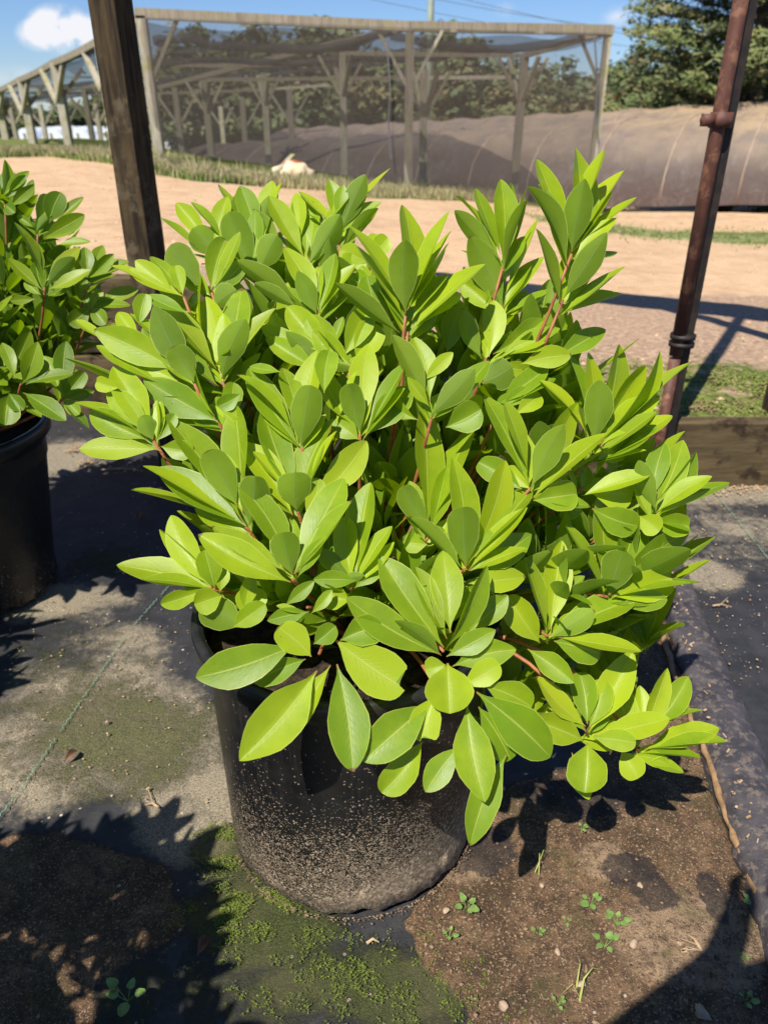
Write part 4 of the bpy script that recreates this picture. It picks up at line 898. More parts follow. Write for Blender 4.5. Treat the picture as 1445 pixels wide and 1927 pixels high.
# overhead shelter frame outside the picture: edge post, beam and brace throw the shadow across the sand
fr = empty('shelter_frame', (1.435, 2.61, 0)); tag(fr, 'dark timber shelter frame whose edge post stands at the far right edge', 'shelter frame')
def wp(v): return Vector(v) - Vector((1.435, 2.61, 0))
m = MB(); m.bar(wp((1.435, 2.61, 0)), wp((1.435, 2.61, 2.45)), .08); m.build('post', M_darkwood, fr, False, .004)
m = MB(); m.bar(wp((-.95, 4.00, 2.50)), wp((2.5, 1.93, 2.50)), .16, .26); m.build('beam', M_darkwood, fr, False, .004)
m = MB(); m.bar(wp((.75, 2.98, 2.40)), wp((1.34, 2.63, 1.80)), .06, .06); m.build('brace', M_darkwood, fr)
# ------------------------------------------------------------------ shade house behind the road
SH = Vector((-3.3, 12.0, 0))
sh = empty('shade_house', SH); tag(sh, 'large timber frame shade house draped in dark netting beyond the sandy road', 'shade house')
M_SH = Matrix.Translation(-SH)
def shp(name, m, mat, parent=None, bevel=0):
    for i in range(len(m.v)): m.v[i] = m.v[i] - SH
    return m.build(name, mat, parent or sh, False, bevel)
def sh_post(px, pt, Y, w_=.10, brace=((-1, 0), (1, 0)), bl=.62, mat=None, pz=None):
    top = at_y(px, pt, Y); x = top.x
    zb = terr(x, Y) - .05
    m = MB(); m.bar((x, Y, zb), (x + random.uniform(-.02, .02), Y, top.z), w_ * random.uniform(.9, 1.1), w_)
    po = shp('post', m, mat or M_greywood)
    for dx, dy in brace:
        m = MB(); m.bar((x + dx * .03, Y + dy * .03, top.z - bl), (x + dx * bl * .62, Y + dy * bl * .8, top.z - .03), w_ * .55, w_ * .4)
        shp('brace', m, M_palewood if random.random() < .5 else M_greywood, po)
    return top
P0 = at_y(268, 30, 12.0); PM = at_y(772, 50, 12.0); PR = at_y(1143, 60, 12.4)
tR = PR.z
sh_post(268, 30, 12.0, .12, ((1, 0),), .75, M_palewood)
sh_post(772, 52, 12.0, .11, ((-1, 0), (1, 0)), .70)
sh_post(1143, 62, 12.4, .10, ((-1, 0),), .62, M_palewood)
def beam(a, b_, w_=.12, h_=.10, sag=0):
    m = MB(); a = Vector(a); b_ = Vector(b_); n = 8 if sag else 1
    for k in range(n):
        p = a.lerp(b_, k / n); q = a.lerp(b_, (k + 1) / n)
        p.z -= sag * 4 * (k / n) * (1 - k / n); q.z -= sag * 4 * ((k + 1) / n) * (1 - (k + 1) / n); m.bar(p, q, w_, h_)
    shp('beam', m, M_greywood)
beam(P0 + Vector((-.08, 0, .03)), PM, .12, .12); beam(PM + Vector((0, -.01, 0)), PR + Vector((.06, 0, .02)), .12, .12)
# left row running back
LR = [(188, 78, 13.9), (104, 118, 16.5), (40, 150, 19.5), (-6, 172, 23.0), (-60, 190, 30)]
prev = P0
tops = [P0]
for k, (px, pt, Y) in enumerate(LR):
    t = sh_post(px, pt, Y, .13 + .012 * k, (), .95, M_palewood); tops.append(t); q = 13.9 / Y
    for ex, ey, ez, wx in ((-30, 18, .8, .085), (20, -6, -.5, .085), (62, 14, .2, .07)):
        m = MB(); m.bar(at_y(px + 4, pt + 92 * q, Y), at_y(px + ex * q, pt + ey * q, Y + ez), wx, .07); shp('brace', m, M_palewood if ex < 50 else M_greywood)
for a, b_ in zip(tops, tops[1:]): beam(a, b_, .11, .10, .02)
random.seed(4)
inner = [(385, 150, 18.0), (495, 138, 19.0), (545, 168, 23), (643, 100, 14.4), (800, 130, 13.2), (985, 105, 13.8), (455, 185, 25), (330, 165, 21), (160, 170, 25), (215, 160, 22), (120, 185, 30), (75, 196, 34), (180, 195, 38), (20, 200, 40), (415, 200, 38), ]
for px, pt, Y in inner:
    br = ((-1, 0), (1, 0), (-.45, .8), (.45, -.8)) if Y < 20 else ((-1.1, 0), (1.1, .1))
    sh_post(px, pt, Y, .085 + Y * .0022, br, .62 if Y < 20 else .8, random.choice((M_greywood, M_palewood, M_greywood)))
beam(at_y(300, 165, 19.5), at_y(562, 98, 14.2), .09, .08); beam(at_y(562, 98, 14.2), PM, .08, .08)
beam(at_y(640, 100, 14.4), at_y(985, 105, 13.8), .06, .06)
beam(at_y(985, 105, 13.8), PR, .07, .07); beam(at_y(385, 150, 18), at_y(985, 145, 18), .07, .07)
for a_, b_ in (((300, 118, 15), (700, 100, 15)), ((60, 175, 26), (620, 160, 26)), ((20, 160, 22), (300, 150, 20))): beam(at_y(*a_), at_y(*b_), .08, .07, .1)
# roof net and sagging folds
def sheet(fn, nu, nv):
    m = MB(); vs_ = [fn(i / nu, j / nv) for j in range(nv + 1) for i in range(nu + 1)]
    m.add(vs_, [(j * (nu + 1) + i, j * (nu + 1) + i + 1, (j + 1) * (nu + 1) + i + 1, (j + 1) * (nu + 1) + i) for j in range(nv) for i in range(nu)]); return m
def roof(u, v):
    a = P0.lerp(PM, u * 2) if u < .5 else PM.lerp(PR, u * 2 - 1)
    b_ = tops[-1].lerp(Vector((-5.5, 30, 2.45)), u); p = a.lerp(b_, v)
    p.z += -.06 - .10 * v - .13 * abs(math.sin(v * 24)) * (.6 + .4 * math.sin(u * 7)) - .05 * math.sin(u * math.pi * 4) ** 2 - .06 * abs(nz3(u * 9, v * 9))
    return p
o = shp('roof_net', sheet(roof, 48, 90), M_roofnet)
for p in o.data.polygons: p.use_smooth = True
def fold(pts, r):
    m = MB(); q = []
    for a, b_ in zip(pts, pts[1:]):
        for k in range(6): q.append(a.lerp(b_, k / 6))
    q.append(pts[-1]); m.tube(q, [r * (1 + .35 * nz3(i * .4, 0)) for i in range(len(q))], 8, wob=.12); return m
for pts, r in (([(290, 78, 12.6), (360, 72, 12.6), (400, 86, 12.6), (520, 92, 12.6), (600, 92, 12.7), (660, 84, 12.6), (700, 68, 12.4), (735, 58, 12.2)], .06),
               ([(735, 66, 12.6), (800, 82, 12.6), (880, 92, 12.6), (960, 92, 12.7), (1040, 82, 12.7), (1100, 66, 12.6)], .055),
               ([(290, 118, 14.5), (420, 112, 14.5), (560, 120, 14.8), (650, 108, 14.6), (760, 112, 14.5), (840, 108, 14.2)], .05),
               ([(190, 88, 13.9), (165, 100, 14.6), (140, 104, 15.4), (112, 122, 16.4)], .05)):
    o = shp('net_fold', fold([at_y(*p) for p in pts], r), M_roofnet)
    for p in o.data.polygons: p.use_smooth = True
# front side net hanging from the beam
def front(u, v):
    a = P0.lerp(PM, u * 2) if u < .5 else PM.lerp(PR, u * 2 - 1)
    zb = terr(a.x, a.y) + .10
    return Vector((a.x, a.y - .075 + .05 * nz3(u * 14, v * 1.5, 2) * (v + .2), lerp(a.z - .02, zb, v)))
o = shp('side_net', sheet(front, 90, 14), M_net)
for p in o.data.polygons: p.use_smooth = True
def side(u, v):
    a = tops[int(min(u * 3, 2.999))].lerp(tops[int(min(u * 3, 2.999)) + 1], u * 3 - int(min(u * 3, 2.999)))
    return Vector((a.x, a.y, lerp(a.z, a.z - .26 - .07 * math.sin(u * 40), v)))
o = shp('side_net', sheet(side, 60, 4), M_roofnet)
# hanging ropes at the posts
for px, py0, py1, Y in ((728, 75, 300, 11.85), (1118, 70, 270, 12.25)):
    m = MB(); a = at_y(px, py0, Y); b_ = at_y(px + 8, py1, Y)
    m.tube([a, a.lerp(b_, .4) + Vector((.02, 0, 0)), a.lerp(b_, .7) - Vector((.02, 0, 0)), b_], .012, 6); shp('rope', m, M_wire)

# ------------------------------------------------------------------ hoop houses
def hoop_house(name, A, B, w_, hA, hB, label, group, mat):
    A = Vector(A); B = Vector(B); ctr = (A + B) / 2; d2 = (B - A).to_2d(); ang = math.atan2(-d2.y, -d2.x)
    r_ = empty(name, (ctr.x, ctr.y, ctr.z), ang); tag(r_, label, 'hoop house', group)
    L = d2.length; nu = max(20, int(L * 5)); nv = 20; dz = A.z - B.z
    def f(u, v, g=1.0):
        a = math.pi * v; x = (u - .5) * L; h_ = lerp(hB, hA, u)
        rib = .5 + .5 * math.cos(u * L * 2 * math.pi / 1.25)
        s_ = (1 - .030 * (1 - rib)) * g
        return Vector((x + .03 * nz3(u * 20, v * 3), w_ / 2 - math.cos(a) * w_ / 2 * s_, dz * (u - .5) + max(0, math.sin(a)) ** .72 * h_ * s_ + .02 * nz3(u * 30, v * 5)))
    m = sheet(f, nu, nv); m.build('cover', mat, r_, True)
    n_ = int(L / 1.25)
    for k in range(n_ + 1):
        m = MB(); u = min(1, k * 1.25 / L)
        m.tube([f(u, q / 14, 1.004) for q in range(15)], .013, 6)
        m.build('hoop', M_hoopar, r_, True)
    for e in (0, 1):
        m = MB(); ring = [f(e, q / nv) for q in range(nv + 1)]; m.add(ring, [tuple(range(nv + 1))]); m.build('end_wall', mat, r_)
    return r_
M_hoopar = mottled('hoop_pipe_under_cloth', (.40, .31, .23), (.30, .22, .16), 2, .6)
def ext(A, B, t): return A + (A - B) * t
A1 = at_y(1445, 386, 13.2); B1 = at_y(300, 300, 21.0); B1.z = -1.15
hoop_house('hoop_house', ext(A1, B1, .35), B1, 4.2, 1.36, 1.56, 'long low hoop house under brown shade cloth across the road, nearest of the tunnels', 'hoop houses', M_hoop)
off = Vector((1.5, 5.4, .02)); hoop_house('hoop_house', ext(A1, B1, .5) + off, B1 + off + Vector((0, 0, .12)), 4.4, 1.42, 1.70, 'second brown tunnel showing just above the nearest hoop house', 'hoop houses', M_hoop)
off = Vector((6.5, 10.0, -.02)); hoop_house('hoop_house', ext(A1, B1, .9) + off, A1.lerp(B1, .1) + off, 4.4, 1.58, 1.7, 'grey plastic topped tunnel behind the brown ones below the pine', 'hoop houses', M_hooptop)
ORD = ['first', 'second', 'third', 'fourth', 'fifth', 'sixth', 'seventh', 'eighth', 'ninth', 'tenth', 'eleventh', 'twelfth', 'thirteenth']
# white tunnels far left
for k, (px, wpx) in enumerate(((50, 42), (100, 44), (150, 46), (205, 50), (262, 48), (300, 34))):
    Y = 46.0; c = at_y(px, 262, Y); zb = c.z - 1.0
    wd = wpx / F * 46 * 1.0
    r_ = empty('white_tunnel', (c.x, Y, zb)); tag(r_, ORD[k] + ' white plastic covered tunnel from the left, far beyond the shade house posts', 'white tunnel', 'white tunnels in the far distance')
    m = MB(); seg = 14
    for e, y_ in ((0, 0), (1, 7)):
        pass
    vs_ = [Vector((-math.cos(math.pi * i / seg) * wd / 2, y_, max(0, math.sin(math.pi * i / seg)) ** .6 * 1.55)) for y_ in (0, 7) for i in range(seg + 1)]
    m.add(vs_, [(i, i + 1, seg + 2 + i, seg + 1 + i) for i in range(seg)] + [tuple(range(seg + 1))]); m.build('cover', M_white, r_)
    m = MB(); m.bar((-.05, -.03, 0), (-.05, -.03, 1.3), .10, .05); m.build('door_post', M_greywood, r_)
# cream covered heap with leaning board
c = at_y(550, 335, 11.6); hp = empty('covered_heap', (c.x, 11.6, terr(c.x, 11.6))); tag(hp, 'low cream tarp covered heap on the grass verge under the shade house', 'covered heap')
bm = bmesh.new(); bmesh.ops.create_icosphere(bm, subdivisions=4, radius=1)
for v in bm.verts:
    n_ = nz3(v.co.x, v.co.y, v.co.z, 2.2)
    v.co = Vector((v.co.x * .30, v.co.y * .22, max(0, v.co.z + .25) * .17)) * (1 + .18 * n_)
me = bpy.data.meshes.new('tarp'); bm.to_mesh(me); bm.free(); link('tarp', me, M_cream, hp, True)
m = MB(); m.tube([(-.10, -.08, .20), (0, 0, .225), (.14, .03, .20)], .018, 8); m.build('strap', M_orange, hp, True)
a = at_y(512, 333, 11.3); b_ = at_y(552, 292, 11.75); m = MB(); m.bar(a, b_, .07, .03)
tag(m.build('leaning_board', M_palewood), 'pale board leaning up beside the cream covered heap', 'board')
# power pole and lines
pp = empty('power_pole', (at_y(806, 200, 36).x, 36, -1)); tag(pp, 'thin pale green utility pole rising behind the shade house', 'utility pole')
m = MB(); m.tube([(0, 0, 0), (0, 0, 12)], [.15, .11], 12); m.build('shaft', M_pole, pp, True)
m = MB(); m.bar((-1.1, 0, 11.2), (1.1, 0, 11.2), .12); m.build('crossarm', M_trunk, pp)
for k, (pa, pb) in enumerate((((560, -30), (1500, 130)), ((700, -25), (1400, 75)), ((820, -12), (1520, 110)))):
    a = at_y(pa[0], pa[1], 60); b_ = at_y(pb[0], pb[1], 60); m = MB()
    a2 = a + (a - b_) * .6; b2 = b_ + (b_ - a) * .6
    m.tube([a2.lerp(b2, i / 20) - Vector((0, 0, 2.4 * 4 * (i / 20) * (1 - i / 20) - 2.0)) for i in range(21)], .017, 5, False)
    tag(m.build('power_line', M_wire), ('highest', 'middle', 'lowest')[k] + ' of the thin power lines crossing the blue sky', 'power line', 'power lines')

# ------------------------------------------------------------------ trees
def crown_mesh(rng, rx, rz, nclump, nleaf, lsz, shape='round'):
    m = MB()
    for k in range(nclump):
        a = rng.uniform(0, 6.283); e = rng.uniform(-.9, 1.0); f = rng.uniform(.45, 1.0)
        rr = math.sqrt(max(0, 1 - e * e)) * (1.0 if shape == 'round' else lerp(1.2, .35, (e + 1) / 2))
        c = Vector((math.cos(a) * rr * rx * f, math.sin(a) * rr * rx * f, e * rz * f))
        cr = rng.uniform(.16, .30) * rx
        for _ in range(nleaf):
            d = Vector((rng.gauss(0, 1), rng.gauss(0, 1), rng.gauss(0, .75))) * cr * .55; p = c + d
            n = (d.normalized() + Vector((rng.uniform(-.7, .7), rng.uniform(-.7, .7), rng.uniform(-.3, .9)))).normalized()
            t = n.orthogonal().normalized(); t = Matrix.Rotation(rng.uniform(0, 6.28), 3, n) @ t; b_ = n.cross(t); s_ = lsz * rng.uniform(.6, 1.3)
            m.add([p - t * s_, p + b_ * s_ * .6, p + t * s_, p - b_ * s_ * .6], [(0, 1, 2, 3)])
    return m
def trunk_mesh(rng, h, r, rx):
    m = MB(); m.tube([(0, 0, -.3), (.05, 0, h * .4), (-.05, .1, h * .8), (0, 0, h)], [r * 1.2, r, r * .6, r * .2], 9, wob=.08)
    for k in range(6):
        a = rng.uniform(0, 6.28); z = h * rng.uniform(.4, .85)
        m.tube([(0, 0, z), (math.cos(a) * rx * .4, math.sin(a) * rx * .4, z + rx * .25), (math.cos(a) * rx * .8, math.sin(a) * rx * .8, z + rx * .35)], [r * .4, r * .22, r * .06], 6)
    return m
protos = []
for s_ in range(3):
    rg = random.Random(50 + s_)
    e_ = empty('broadleaf_tree', (0, 200, 0)); h = 5.2
    o = crown_mesh(rg, 2.8, 3.1 + .4 * s_, 110, 64, .20).build('crown', M_tree if s_ != 1 else M_tree2, e_); o.location = (0, 0, 3.9)
    trunk_mesh(rg, 6.0, .16, 2.4).build('trunk', M_trunk, e_, True); protos.append(e_)
rg = random.Random(9); used = set()
TR = []
for k in range(12): TR.append((285 + k * 78 + rg.uniform(-14, 14), edge_lerp([(280, 115), (420, 92), (620, 84), (760, 90), (900, 95), (985, 138), (1170, 170)], 285 + k * 78) + rg.uniform(-14, 14), rg.uniform(40, 46)))
for k in range(9): TR.append((320 + k * 100 + rg.uniform(-14, 14), edge_lerp([(280, 150), (620, 130), (900, 140), (1000, 165), (1170, 190)], 320 + k * 100), rg.uniform(54, 60)))
for px, top in ((1170, 125), (1205, 112), (1240, 130), (1140, 150), (1290, 150), (1350, 150), (1420, 140), (1480, 130), (-30, 190), (40, 205), (110, 200), (180, 190), (235, 176)): TR.append((px, top, rg.uniform(62, 80)))
desc_a = ['dark green', 'mid green', 'olive green', 'bushy green', 'grey green']
for i, (px, top, Y) in enumerate(TR):
    k = i % 3; pr = protos[k]
    t = at_y(px, top, Y); zb = -1.3; sc = (t.z - zb) / 6.5
    c_ = pr if k not in used else copy_tree(pr); used.add(k)
    c_.location = (t.x, Y, zb); c_.rotation_euler = (0, 0, rg.uniform(0, 6.28)); wsc = max(sc, .72) * (1.0 + Y * .004)
    c_.scale = (wsc * rg.uniform(.95, 1.25), wsc * rg.uniform(.95, 1.25), sc)
    if i < 12: lab = ORD[i] + ' tree from the left in the nearer green belt behind the shade netting'; g_ = 'trees behind the shade house'
    elif i < 21: lab = ORD[i - 12] + ' tree from the left in the farther row behind the shade netting'; g_ = 'trees behind the shade house'
    elif px > 600: lab = 'distant green tree at right, ' + ORD[sorted([q[0] for q in TR[21:] if q[0] > 600]).index(px)] + ' counted rightwards from the shade house corner'; g_ = 'distant trees at right'
    else: lab = 'low distant tree at far left, ' + ORD[sorted([q[0] for q in TR[21:] if q[0] < 600]).index(px)] + ' counted from the left edge'; g_ = 'distant trees at left'
    tag(c_, lab, 'tree', g_)
# big pines
def pine(px, Y, h, rx, label, seed, dens=1.0):
    rg = random.Random(seed); x = at_y(px, 200, Y).x; zb = terr(x, Y) - .3
    r_ = empty('pine_tree', (x, Y, zb)); tag(r_, label, 'pine tree', 'pines at the right edge')
    tm = MB(); tm.tube([(0, 0, 0), (.05, 0, h * .5), (0, .05, h)], [.22, .16, .03], 10, wob=.06); tm.build('trunk', M_trunk, r_, True)
    nb = int(13 * h * dens); nm = MB(); bm_ = MB()
    for k in range(nb):
        z = lerp(.55, h * .97, (k / nb) ** .95) + rg.uniform(-.1, .1); L = rx * (1 - (z / h) ** 1.6) * rg.uniform(.65, 1.12) + .3
        a = k * 2.399 + rg.uniform(-.4, .4); d = Vector((math.cos(a), math.sin(a), 0)); up_ = rg.uniform(.04, .34)
        pts = [Vector((0, 0, z)), d * L * .5 + Vector((0, 0, z + up_ * L * .35)), d * L + Vector((0, 0, z + up_ * L * .9))]
        bm_.tube(pts, [.05, .03, .01], 5)
        ncl = int(3 + L * 4.2)
        for q in range(ncl):
            t = .28 + .74 * (q / ncl); c = pts[0] * (1 - t) ** 2 + pts[1] * 2 * t * (1 - t) + pts[2] * t * t
            sidev = Vector((-d.y, d.x, 0)); c = c + sidev * rg.uniform(-1, 1) * L * .26 * t + Vector((0, 0, rg.uniform(-.02, .14)))
            for _ in range(int(40 * dens)):
                nd = Vector((rg.gauss(0, 1), rg.gauss(0, 1), rg.gauss(.35, .55))).normalized(); ln = rg.uniform(.09, .20)
                p = c + Vector((rg.gauss(0, .15), rg.gauss(0, .15), rg.gauss(0, .055))); sd = nd.orthogonal().normalized() * .024
                nm.add([p - sd, p + sd, p + nd * ln + sd * .6, p + nd * ln - sd * .6], [(0, 1, 2, 3)])
    bm_.build('limbs', M_trunk, r_); nm.build('crown', M_pine, r_)
pine(1400, 22.5, 12.5, 3.75, 'big pine with layered needle clumps standing left of its neighbour', 1)
pine(1570, 25.5, 12.0, 3.4, 'pine half cut off by the right edge of the picture', 2, .8)
pine(1268, 30, 3.1, 1.7, 'smaller low pine at the foot of the big pine', 3, .7)

# dry verge grass along the far side of the road, stuff
def blades(n, fn, h, mat, name, wd=.006, seed=1, lean=.5):
    rg = random.Random(seed); m = MB()
    for _ in range(n):
        p = fn(rg)
        if p is None: continue
        a = rg.uniform(0, 6.28); hh = h * rg.uniform(.4, 1.2); d = Vector((math.cos(a), math.sin(a), 0)); s_ = Vector((-d.y, d.x, 0)) * wd
        l_ = rg.uniform(.1, lean) * hh
        m.add([p - s_, p + s_, p + d * l_ * .4 + Vector((0, 0, hh * .6)) + s_ * .7, p + d * l_ + Vector((0, 0, hh)), p + d * l_ * .4 + Vector((0, 0, hh * .6)) - s_ * .7], [(0, 1, 2, 3, 4)])
    return tag(m.build(name, mat), kind='stuff')
def vg(rg):
    x = rg.uniform(-9, 2.2); rf = edge_lerp(ROAD_FAR, x); y = rf + abs(rg.gauss(0, .9)); return Vector((x, y, terr(x, y)))
blades(15000, vg, .13, M_dry, 'verge_grass', .010, 2)
def vg2(rg):
    x = rg.uniform(-8, -1.5); rf = edge_lerp(ROAD_FAR, x); y = rf + abs(rg.gauss(0, .25)); return Vector((x, y, terr(x, y)))
blades(4500, vg2, .09, M_weed, 'green_verge_grass', .012, 3)
def gp(rg):
    x = rg.uniform(1.9, 6.5); y = rg.gauss(9.8, .75)
    if nz3(x, y, 1, 2.2) < -.12: return None
    return Vector((x, y, terr(x, y)))
blades(9000, gp, .030, M_lawn, 'roadside_lawn', .010, 4)
def bank(rg):
    x = rg.uniform(.15, 2.7); d = .03 + abs(rg.gauss(0, .32)); y = wall_y(x) + .05 + d
    if nz3(x, y * 1.6, 3, 4.5) + .6 * nz3(x, y, 8, 17) + rg.uniform(-.12, .12) < .08: return None
    return Vector((x, y, terr(x, y)))
def lumps(n, fn, r, mat, name, seed, flat=.45):
    rg = random.Random(seed); m = MB()
    for _ in range(n):
        p = fn(rg)
        if p is None: continue
        for _k in range(5):
            q = p + Vector((rg.gauss(0, r), rg.gauss(0, r), abs(rg.gauss(0, r * .4)))); nrm = Vector((rg.uniform(-.8, .8), rg.uniform(-.8, .8), 1)).normalized()
            t = nrm.orthogonal().normalized(); t = Matrix.Rotation(rg.uniform(0, 6.3), 3, nrm) @ t; b_ = nrm.cross(t); s_ = r * rg.uniform(.35, .8)
            m.add([q - t * s_, q + b_ * s_ * .6, q + t * s_, q - b_ * s_ * .6], [(0, 1, 2, 3)])
    return tag(m.build(name, mat), kind='stuff')
lumps(7500, bank, .010, M_bankmoss, 'bank_ground_cover', 8)

# ------------------------------------------------------------------ near ground details
def gz(p): return Vector((p.x, p.y, .006 * nz3(p.x, p.y, 0, 3.1)))
def moss_fn(rg):
    c, a, b_, k = moss_b[rg.choice((0, 0, 0, 0, 1, 3, 3, 2, 11))]
    x = c.x + rg.gauss(0, a * .36); y = c.y + rg.gauss(0, b_ * .36)
    if nz3(x, y, 1, 22) < -.05: return None
    return Vector((x, y, .009))
lumps(3000, moss_fn, .0026, M_moss, 'moss', 12)
def grit_fn(rg):
    p = G(rg.uniform(780, 1460), rg.uniform(1430, 2000))
    if poly_sd(p.to_2d(), soil_poly) < 0: return None
    return Vector((p.x, p.y, .012))
def grains(n, fn, r0, r1, mat, name, seed):
    rg = random.Random(seed); m = MB()
    for _ in range(n):
        p = fn(rg)
        if p is None: continue
        r = lerp(r0, r1, rg.random() ** 3); vs_ = []
        for k in range(6):
            d = ((1, 0, 0), (-1, 0, 0), (0, 1, 0), (0, -1, 0), (0, 0, .7), (0, 0, -.7))[k]; vs_.append(p + Vector(d) * r * rg.uniform(.6, 1.3))
        m.add(vs_, [(0, 2, 4), (2, 1, 4), (1, 3, 4), (3, 0, 4), (2, 0, 5), (1, 2, 5), (3, 1, 5), (0, 3, 5)])
    return tag(m.build(name, mat), kind='stuff')
grains(900, grit_fn, .0010, .0042, M_grit, 'grit', 14)
grains(900, lambda rg: Vector((*G(rg.uniform(-50, 420), rg.uniform(840, 1520)).to_2d(), .008)), .0008, .0032, M_tan, 'sand_grains', 15)
grains(500, lambda rg: Vector((*G(rg.uniform(1280, 1500), rg.uniform(910, 1300)).to_2d(), .008)), .001, .004, M_tan, 'sand_grains', 16)
grains(700, lambda rg: (lambda a, r: Vector((-.06 + math.cos(a) * r, 1.02 + math.sin(a) * r, .011)))(rg.uniform(3.6, 6.2), .226 + abs(rg.gauss(0, .006))), .0008, .0026, M_grit, 'grit', 17)
def road_fn(rg):
    x = rg.uniform(-4, 5.5); y = wall_y(x) + .1 + rg.random() ** 1.7 * 7.5
    return Vector((x, y, terr(x, y)))
grains(5200, road_fn, .003, .020, M_roadgrit, 'road_gravel', 41)
grains(1400, lambda rg: Vector((rg.uniform(1.0, 2.6), 2.50 - .055 - abs(rg.gauss(0, .05)), .010)), .002, .007, M_tan, 'sand_grains', 18)

def stone(px, py, r, label, seed):
    rg = random.Random(seed); bm = bmesh.new(); bmesh.ops.create_icosphere(bm, subdivisions=2, radius=r * .8)
    for v in bm.verts: v.co = Vector((v.co.x * (1.1 + .1 * (seed % 4)), v.co.y, v.co.z * .55)) * (1 + .7 * nz3(v.co.x / r + seed, v.co.y / r, v.co.z / r, 1.3))
    me = bpy.data.meshes.new('pebble'); bm.to_mesh(me); bm.free(); p = G(px, py); o = link('pebble', me, M_stone, None, True); o.location = (p.x, p.y, .012 + r * .25); o.rotation_euler = (0, 0, rg.uniform(0, 6)); tag(o, label, 'pebble', 'loose pebbles on the ground')
for i, (px, py, r, lab) in enumerate(((945, 1902, .0085, 'pale tan pebble at the bottom edge of the dirt patch'), (1190, 1786, .0080, 'tan pebble just below the largest seedling'), (1315, 1915, .011, 'brown pebble in the dark shadow at bottom right'), (1047, 1800, .006, 'small tan pebble between the seedlings and the grass blade'), (1018, 1676, .0055, 'whitish pebble above the seedlings in the dirt'), (838, 1722, .006, 'pinkish pebble beside the pot base on the dirt'), (204, 1366, .0045, 'white speck of stone on the mossy cloth at left'), (1230, 1200, .013, 'rounded tan pebble between shrub and cloth roll'), (1202, 1675, .006, 'tan pebble by the damp stain right of the dirt'), (205, 1388, .003, 'tiny white speck below the larger one on mossy cloth'), (1092, 1860, .007, 'orange brown pebble touching the curved grass blade'))): stone(px, py, r, lab, i)
# seedlings
def seedling(px, py, s_, n, label, seed, mat=None):
    rg = random.Random(seed); p = G(px, py, .01); r_ = empty('seedling', p); tag(r_, label, 'seedling', 'weed seedlings on the ground')
    m = MB(); st = MB()
    for k in range(n):
        a = k * 2.4 + rg.uniform(-.4, .4); L = s_ * rg.uniform(.55, 1.0); d = Vector((math.cos(a), math.sin(a), .45 + rg.random() * .5)).normalized()
        c = d * L; w_ = L * rg.uniform(.28, .46); nrm = Vector((-d.x * .5, -d.y * .5, 1)).normalized(); sd = d.cross(nrm).normalized(); f_ = sd.cross(d).normalized() * -1
        fd = Vector((d.x, d.y, .12)).normalized(); ring = []
        for q in range(10):
            an = q / 10 * 2 * math.pi; rr = w_ * (1 + .12 * math.cos(3 * an)); ring.append(c + fd * (math.cos(an) * rr) + sd * (math.sin(an) * rr * .8) + Vector((0, 0, .1 * rr * math.cos(2 * an))))
        m.add([c + Vector((0, 0, -.05 * w_))] + ring, [(0, 1 + q, 1 + (q + 1) % 10) for q in range(10)])
        st.tube([(0, 0, -.006), c * .55 + Vector((0, 0, -.001)), c - fd * w_ * .8], .0008, 5)
    m.build('leaves', mat or M_seed, r_, True); st.build('stalk', M_seed, r_)
for i, a in enumerate(((1110, 1702, .020, 5, 'upper seedling of the bright cluster in the dirt patch'), (1160, 1735, .022, 6, 'middle seedling of the bright cluster, touching a small shadow'), (1138, 1778, .022, 5, 'lowest and broadest seedling of the bright cluster'), (845, 1762, .016, 4, 'small round leaved seedling by the moss and pot'), (878, 1708, .024, 7, 'bluish green seedling beside the pot base'), (1013, 1756, .011, 4, 'tiny seedling alone in the middle of the dirt'), (1065, 1736, .009, 3, 'tiniest seedling left of the bright cluster'), (1418, 1700, .022, 6, 'seedling at the foot of the dry root near the right edge'), (1400, 1885, .016, 4, 'seedling in the dark shadow at the bottom right'), (1395, 1805, .012, 4, 'small seedling at the edge of the bottom right shadow'), (240, 1880, .036, 5, 'shaded seedling in the dark bottom left corner'), (1050, 1888, .012, 4, 'low seedling left of the curved grass blade'), (1095, 1560, .012, 4, 'seedling hidden in the shrub shadow above the dirt'))): seedling(*a, i)
def blade(pts, w_, label):
    q = [G(*p) for p in pts]; m = MB(); P = [Vector((a.x, a.y, .012 + (.035 * math.sin(math.pi * i / (len(q) - 1))))) for i, a in enumerate(q)]
    vs_ = []
    for i, p in enumerate(P):
        d = (P[min(i + 1, len(P) - 1)] - P[max(0, i - 1)]).normalized(); s_ = Vector((-d.y, d.x, 0)).normalized() * w_ * (1 - .8 * i / (len(P) - 1)); vs_ += [p - s_, p + Vector((0, 0, -.0012)), p + s_]
    m.add(vs_, [(i * 3 + k, i * 3 + k + 1, i * 3 + k + 4, i * 3 + k + 3) for i in range(len(P) - 1) for k in (0, 1)])
    tag(m.build('grass_blade', M_blade, None, True), label, 'grass blade', 'single grass blades')
blade([(1088, 1892), (1092, 1872), (1108, 1852), (1135, 1834)], .0018, 'curved pale grass blade lying in the dirt')
blade([(1082, 1868), (1084, 1846), (1086, 1826)], .0014, 'short upright grass blade beside the curved one')
blade([(1005, 1650), (1018, 1632), (1030, 1625)], .0011, 'small green grass blade near the shrub shadow')
blade([(1012, 1655), (1010, 1638), (1004, 1622)], .0011, 'second small grass blade crossing the first near the shrub shadow')
blade([(1090, 1890), (1070, 1886), (1052, 1882)], .0014, 'thin dry blade lying left of the curved one')
